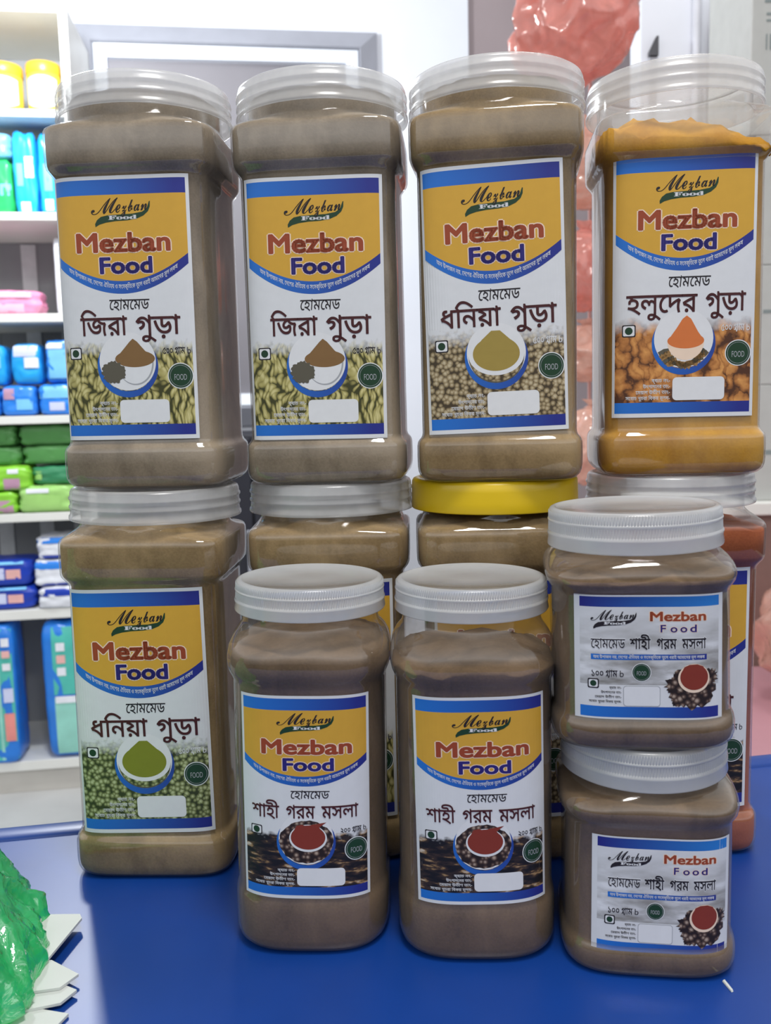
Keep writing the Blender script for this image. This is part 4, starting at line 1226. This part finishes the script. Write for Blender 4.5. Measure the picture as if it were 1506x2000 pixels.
me = mesh('plate', [(0, 0, 0), (0.018, 0, 0), (0.018, 0, 0.036), (0.014, 0, 0.036), (0, 0, 0.008), (0, -0.012, 0), (0.018, -0.012, 0), (0.018, -0.012, 0.036), (0.014, -0.012, 0.036), (0, -0.012, 0.008)],
          [(5, 6, 7, 8, 9), (0, 5, 9, 4), (4, 9, 8, 3), (3, 8, 7, 2), (2, 7, 6, 1), (1, 6, 5, 0)])
link('plate', me, M['darkmetal'], bk)
link('strap', box_mesh(0.001, 0.017, -0.006, 0.0, -0.16, -0.001, 0.001), M['conduit'], bk)

# ------------------------------------------------------------------ the spice jars
j = jar
# upper row, standing on the lids of the lower row
j(500, 'clear jar of cumin powder with a cumin label, leftmost of the upper row', -0.1232, 0.5065, UP, -4.0, 0.2, 'p_cumin', 0.197, L_cumin, -0.0030, 0.0004, 0.0, seed=1, peak=0.003, group='large spice jars')
j(500, 'clear jar of cumin powder with a cumin label, second from left in the upper row', -0.0278, 0.5077, UP, -5.0, -0.26, 'p_cumin', 0.197, L_cumin, -0.0014, -0.0018, -0.4, seed=2, peak=0.003, group='large spice jars')
j(500, 'clear jar of coriander powder with a crooked coriander label, third in the upper row', 0.0634, 0.4975, UP, -8.5, -0.20, 'p_coriander', 0.196, L_cori, -0.0014, 0.0, 1.3, seed=3, peak=0.003, group='large spice jars')
j(500, 'clear jar of yellow turmeric powder, partly empty at the top, rightmost of the upper row', 0.1590, 0.5062, UP, -6.0, -0.27, 'p_turmeric', 0.1668, L_turm, -0.0022, 0.0052, -0.4, shell='shell_turm', seed=4, peak=0.018, slope=(-0.12, 0.02), group='large spice jars')
# lower row
j(500, 'clear jar of coriander powder with a coriander label tinted as in green light from the bag, leftmost of the lower row', -0.1268, 0.4943, TABLE_Z, -2.0, 0.6, 'p_coriander', 0.1835, L_corig, -0.0015, 0.0004, 1.0, seed=5, peak=0.006, group='large spice jars')
j(500, 'grey lidded jar of brown powder under the second upper jar', -0.0300, 0.5080, TABLE_Z, -2.0, 0, 'p_coriander', 0.184, L_cumin, -0.001, 0, 0, seed=6, peak=0.003, group='large spice jars')
j(500, 'jar with a bright yellow lid, under the crooked coriander jar', 0.0605, 0.5030, TABLE_Z, -2.0, 0, 'p_coriander', 0.184, L_cori, 0.0, 0, 0, lid='lid_yellow', seed=7, peak=0.003, group='large spice jars', lid_label='opaque yellow screw lid')
j(500, 'clear jar of red chilli powder behind the two small stacked jars at right', 0.1585, 0.5065, TABLE_Z, -4.0, 0, 'p_chilli', 0.176, L_chil, -0.002, 0.002, 0, seed=8, peak=0.003, group='large spice jars')
# front jars
j(200, 'tall narrow garam masala jar with ribbed lid, the left one of the front pair', -0.0384, 0.4185, TABLE_Z, -2.0, 0.8, 'p_garam', 0.1375, L_garam, 0.0, -0.0015, -0.2, shell='shell_dust', lid='lid_small', seed=9, peak=0.004, group='medium garam masala jars')
j(200, 'tall narrow garam masala jar with ribbed lid, the right one of the front pair', 0.0382, 0.4095, TABLE_Z, -2.3, 0, 'p_garam', 0.1315, L_garam, 0.0016, -0.0010, 0.7, shell='shell_dust', lid='lid_small', seed=10, peak=0.006, group='medium garam masala jars')
j(100, 'short squat garam masala jar standing on the blue table at right front', 0.1142, 0.3965, TABLE_Z, -8.0, -0.3, 'p_garam', 0.0765, L_small, 0.0040, -0.0040, -0.6, shell='shell_dust', lid='lid_small', seed=11, peak=0.003, group='small garam masala jars').scale = (0.965, 0.965, 1)
j(100, 'short squat garam masala jar stacked on top of the other short jar', 0.1118, 0.4000, TABLE_Z + 0.0997, -8.0, -1.2, 'p_garam', 0.0720, L_small, 0.0010, -0.0005, -0.6, shell='shell_dust', lid='lid_small', seed=12, peak=0.005, group='small garam masala jars')

# ------------------------------------------------------------------ green bag and papers, left front
M['greenfilm'] = thin_sheet('green_polythene', (0.09, 0.90, 0.36), 0.20, 0.62, 0.07, 0.22, 90)
M['card'] = plain('white_card', (0.58, 0.60, 0.58), 0.6, 0.2, noise_amt=0.03)
gbag = thing('plastic_bag', 'crumpled translucent green polythene bag at the left front of the table', 'bag', (-0.2775, 0.353, TABLE_Z))
def green_bag():
    prof = [(0.0006, 0.116), (0.004, 0.122), (0.010, 0.121), (0.020, 0.114), (0.038, 0.103), (0.060, 0.089), (0.085, 0.070), (0.110, 0.050), (0.135, 0.026), (0.155, 0.016), (0.170, 0.022)]
    zs = np.array([p[0] for p in prof]); rs = np.array([p[1] for p in prof])
    nz, na = 110, 260
    v, f = [], []
    for k in range(nz + 1):
        z = zs[0] + (zs[-1] - zs[0]) * (k / nz) ** 1.25
        r = float(np.interp(z, zs, rs))
        for i in range(na):
            a = 2 * math.pi * i / na
            x, y = math.cos(a), math.sin(a)
            p = Vector((x * 2.2, y * 2.2, z * 11))
            w = p + 0.8 * Vector((noise.noise(p * 1.3), noise.noise(p * 1.3 + Vector((5, 0, 0))), noise.noise(p * 1.3 + Vector((0, 9, 0)))))
            d = (0.42 - abs(noise.noise(w * 1.1))) * 0.009 + (0.3 - abs(noise.noise(w * 2.2))) * 0.010 + (0.3 - abs(noise.noise(w * 5.1))) * 0.0042 + (0.3 - abs(noise.noise(w * 11.0))) * 0.0018
            pleat = (0.5 - abs(math.sin(a * 9 + 3.5 * noise.noise(p * 0.7)))) * 0.0035
            q = r + d + pleat * min(1, z / 0.03)
            v.append((q * x, q * y * 0.95, max(0.0005, z + 0.35 * d * min(1, z / 0.02))))
    for k in range(nz):
        for i in range(na):
            j = (i + 1) % na
            f.append((k * na + i, k * na + j, (k + 1) * na + j, (k + 1) * na + i))
    link('film', mesh('film', v, f), M['greenfilm'], gbag, True)
green_bag()

def card(label, pts, z, th=0.0012, tilt=0.0):
    cx = sum(p[0] for p in pts) / len(pts); cy = sum(p[1] for p in pts) / len(pts)
    v = [(p[0] - cx, p[1] - cy, 0) for p in pts] + [(p[0] - cx, p[1] - cy, th) for p in pts]
    n = len(pts)
    f = [tuple(range(n))[::-1], tuple(range(n, 2 * n))] + [(i, (i + 1) % n, n + (i + 1) % n, n + i) for i in range(n)]
    tag(link('paper_card', mesh('card', v, f), M['card'], None, loc=(cx, cy, z), rot=(0, R(tilt), 0)), label, 'card', 'white cards under the green bag')
card('white card sticking out highest from under the green bag', [(-0.195, 0.372), (-0.154, 0.377), (-0.1495, 0.4085), (-0.1515, 0.4120), (-0.195, 0.413)], TABLE_Z + 0.0045, 0.0012, 0)
card('white card in the middle of those under the green bag', [(-0.185, 0.350), (-0.1425, 0.3585), (-0.1375, 0.3675), (-0.1530, 0.3780), (-0.19, 0.378)], TABLE_Z + 0.0030, 0.0012, 0)
card('white card lowest to the left among those under the green bag', [(-0.18, 0.338), (-0.1395, 0.3505), (-0.1355, 0.3588), (-0.1450, 0.3640), (-0.18, 0.362)], TABLE_Z + 0.0016, 0.0012, 0)
card('white card at the bottom edge of the picture under the green bag', [(-0.185, 0.318), (-0.142, 0.322), (-0.1345, 0.3455), (-0.1480, 0.3490), (-0.185, 0.345)], TABLE_Z + 0.0003, 0.0012, 0)
v = [(0.0, 0.0, 0), (0.0012, 0.0004, 0), (0.0022, -0.0066, 0), (0.0012, -0.0072, 0), (0.0002, 0.0, 0.0006), (0.0011, 0.0003, 0.0008), (0.0020, -0.0064, 0.0008), (0.0012, -0.0068, 0.0006)]
tag(link('paper_scrap', mesh('scrap', v, [(3, 2, 1, 0), (4, 5, 6, 7), (0, 1, 5, 4), (1, 2, 6, 5), (2, 3, 7, 6), (3, 0, 4, 7)]), M['card'], None, loc=(0.1375, 0.3577, TABLE_Z + 0.0002)), 'tiny white paper scrap on the blue table near the right corner', 'scrap')
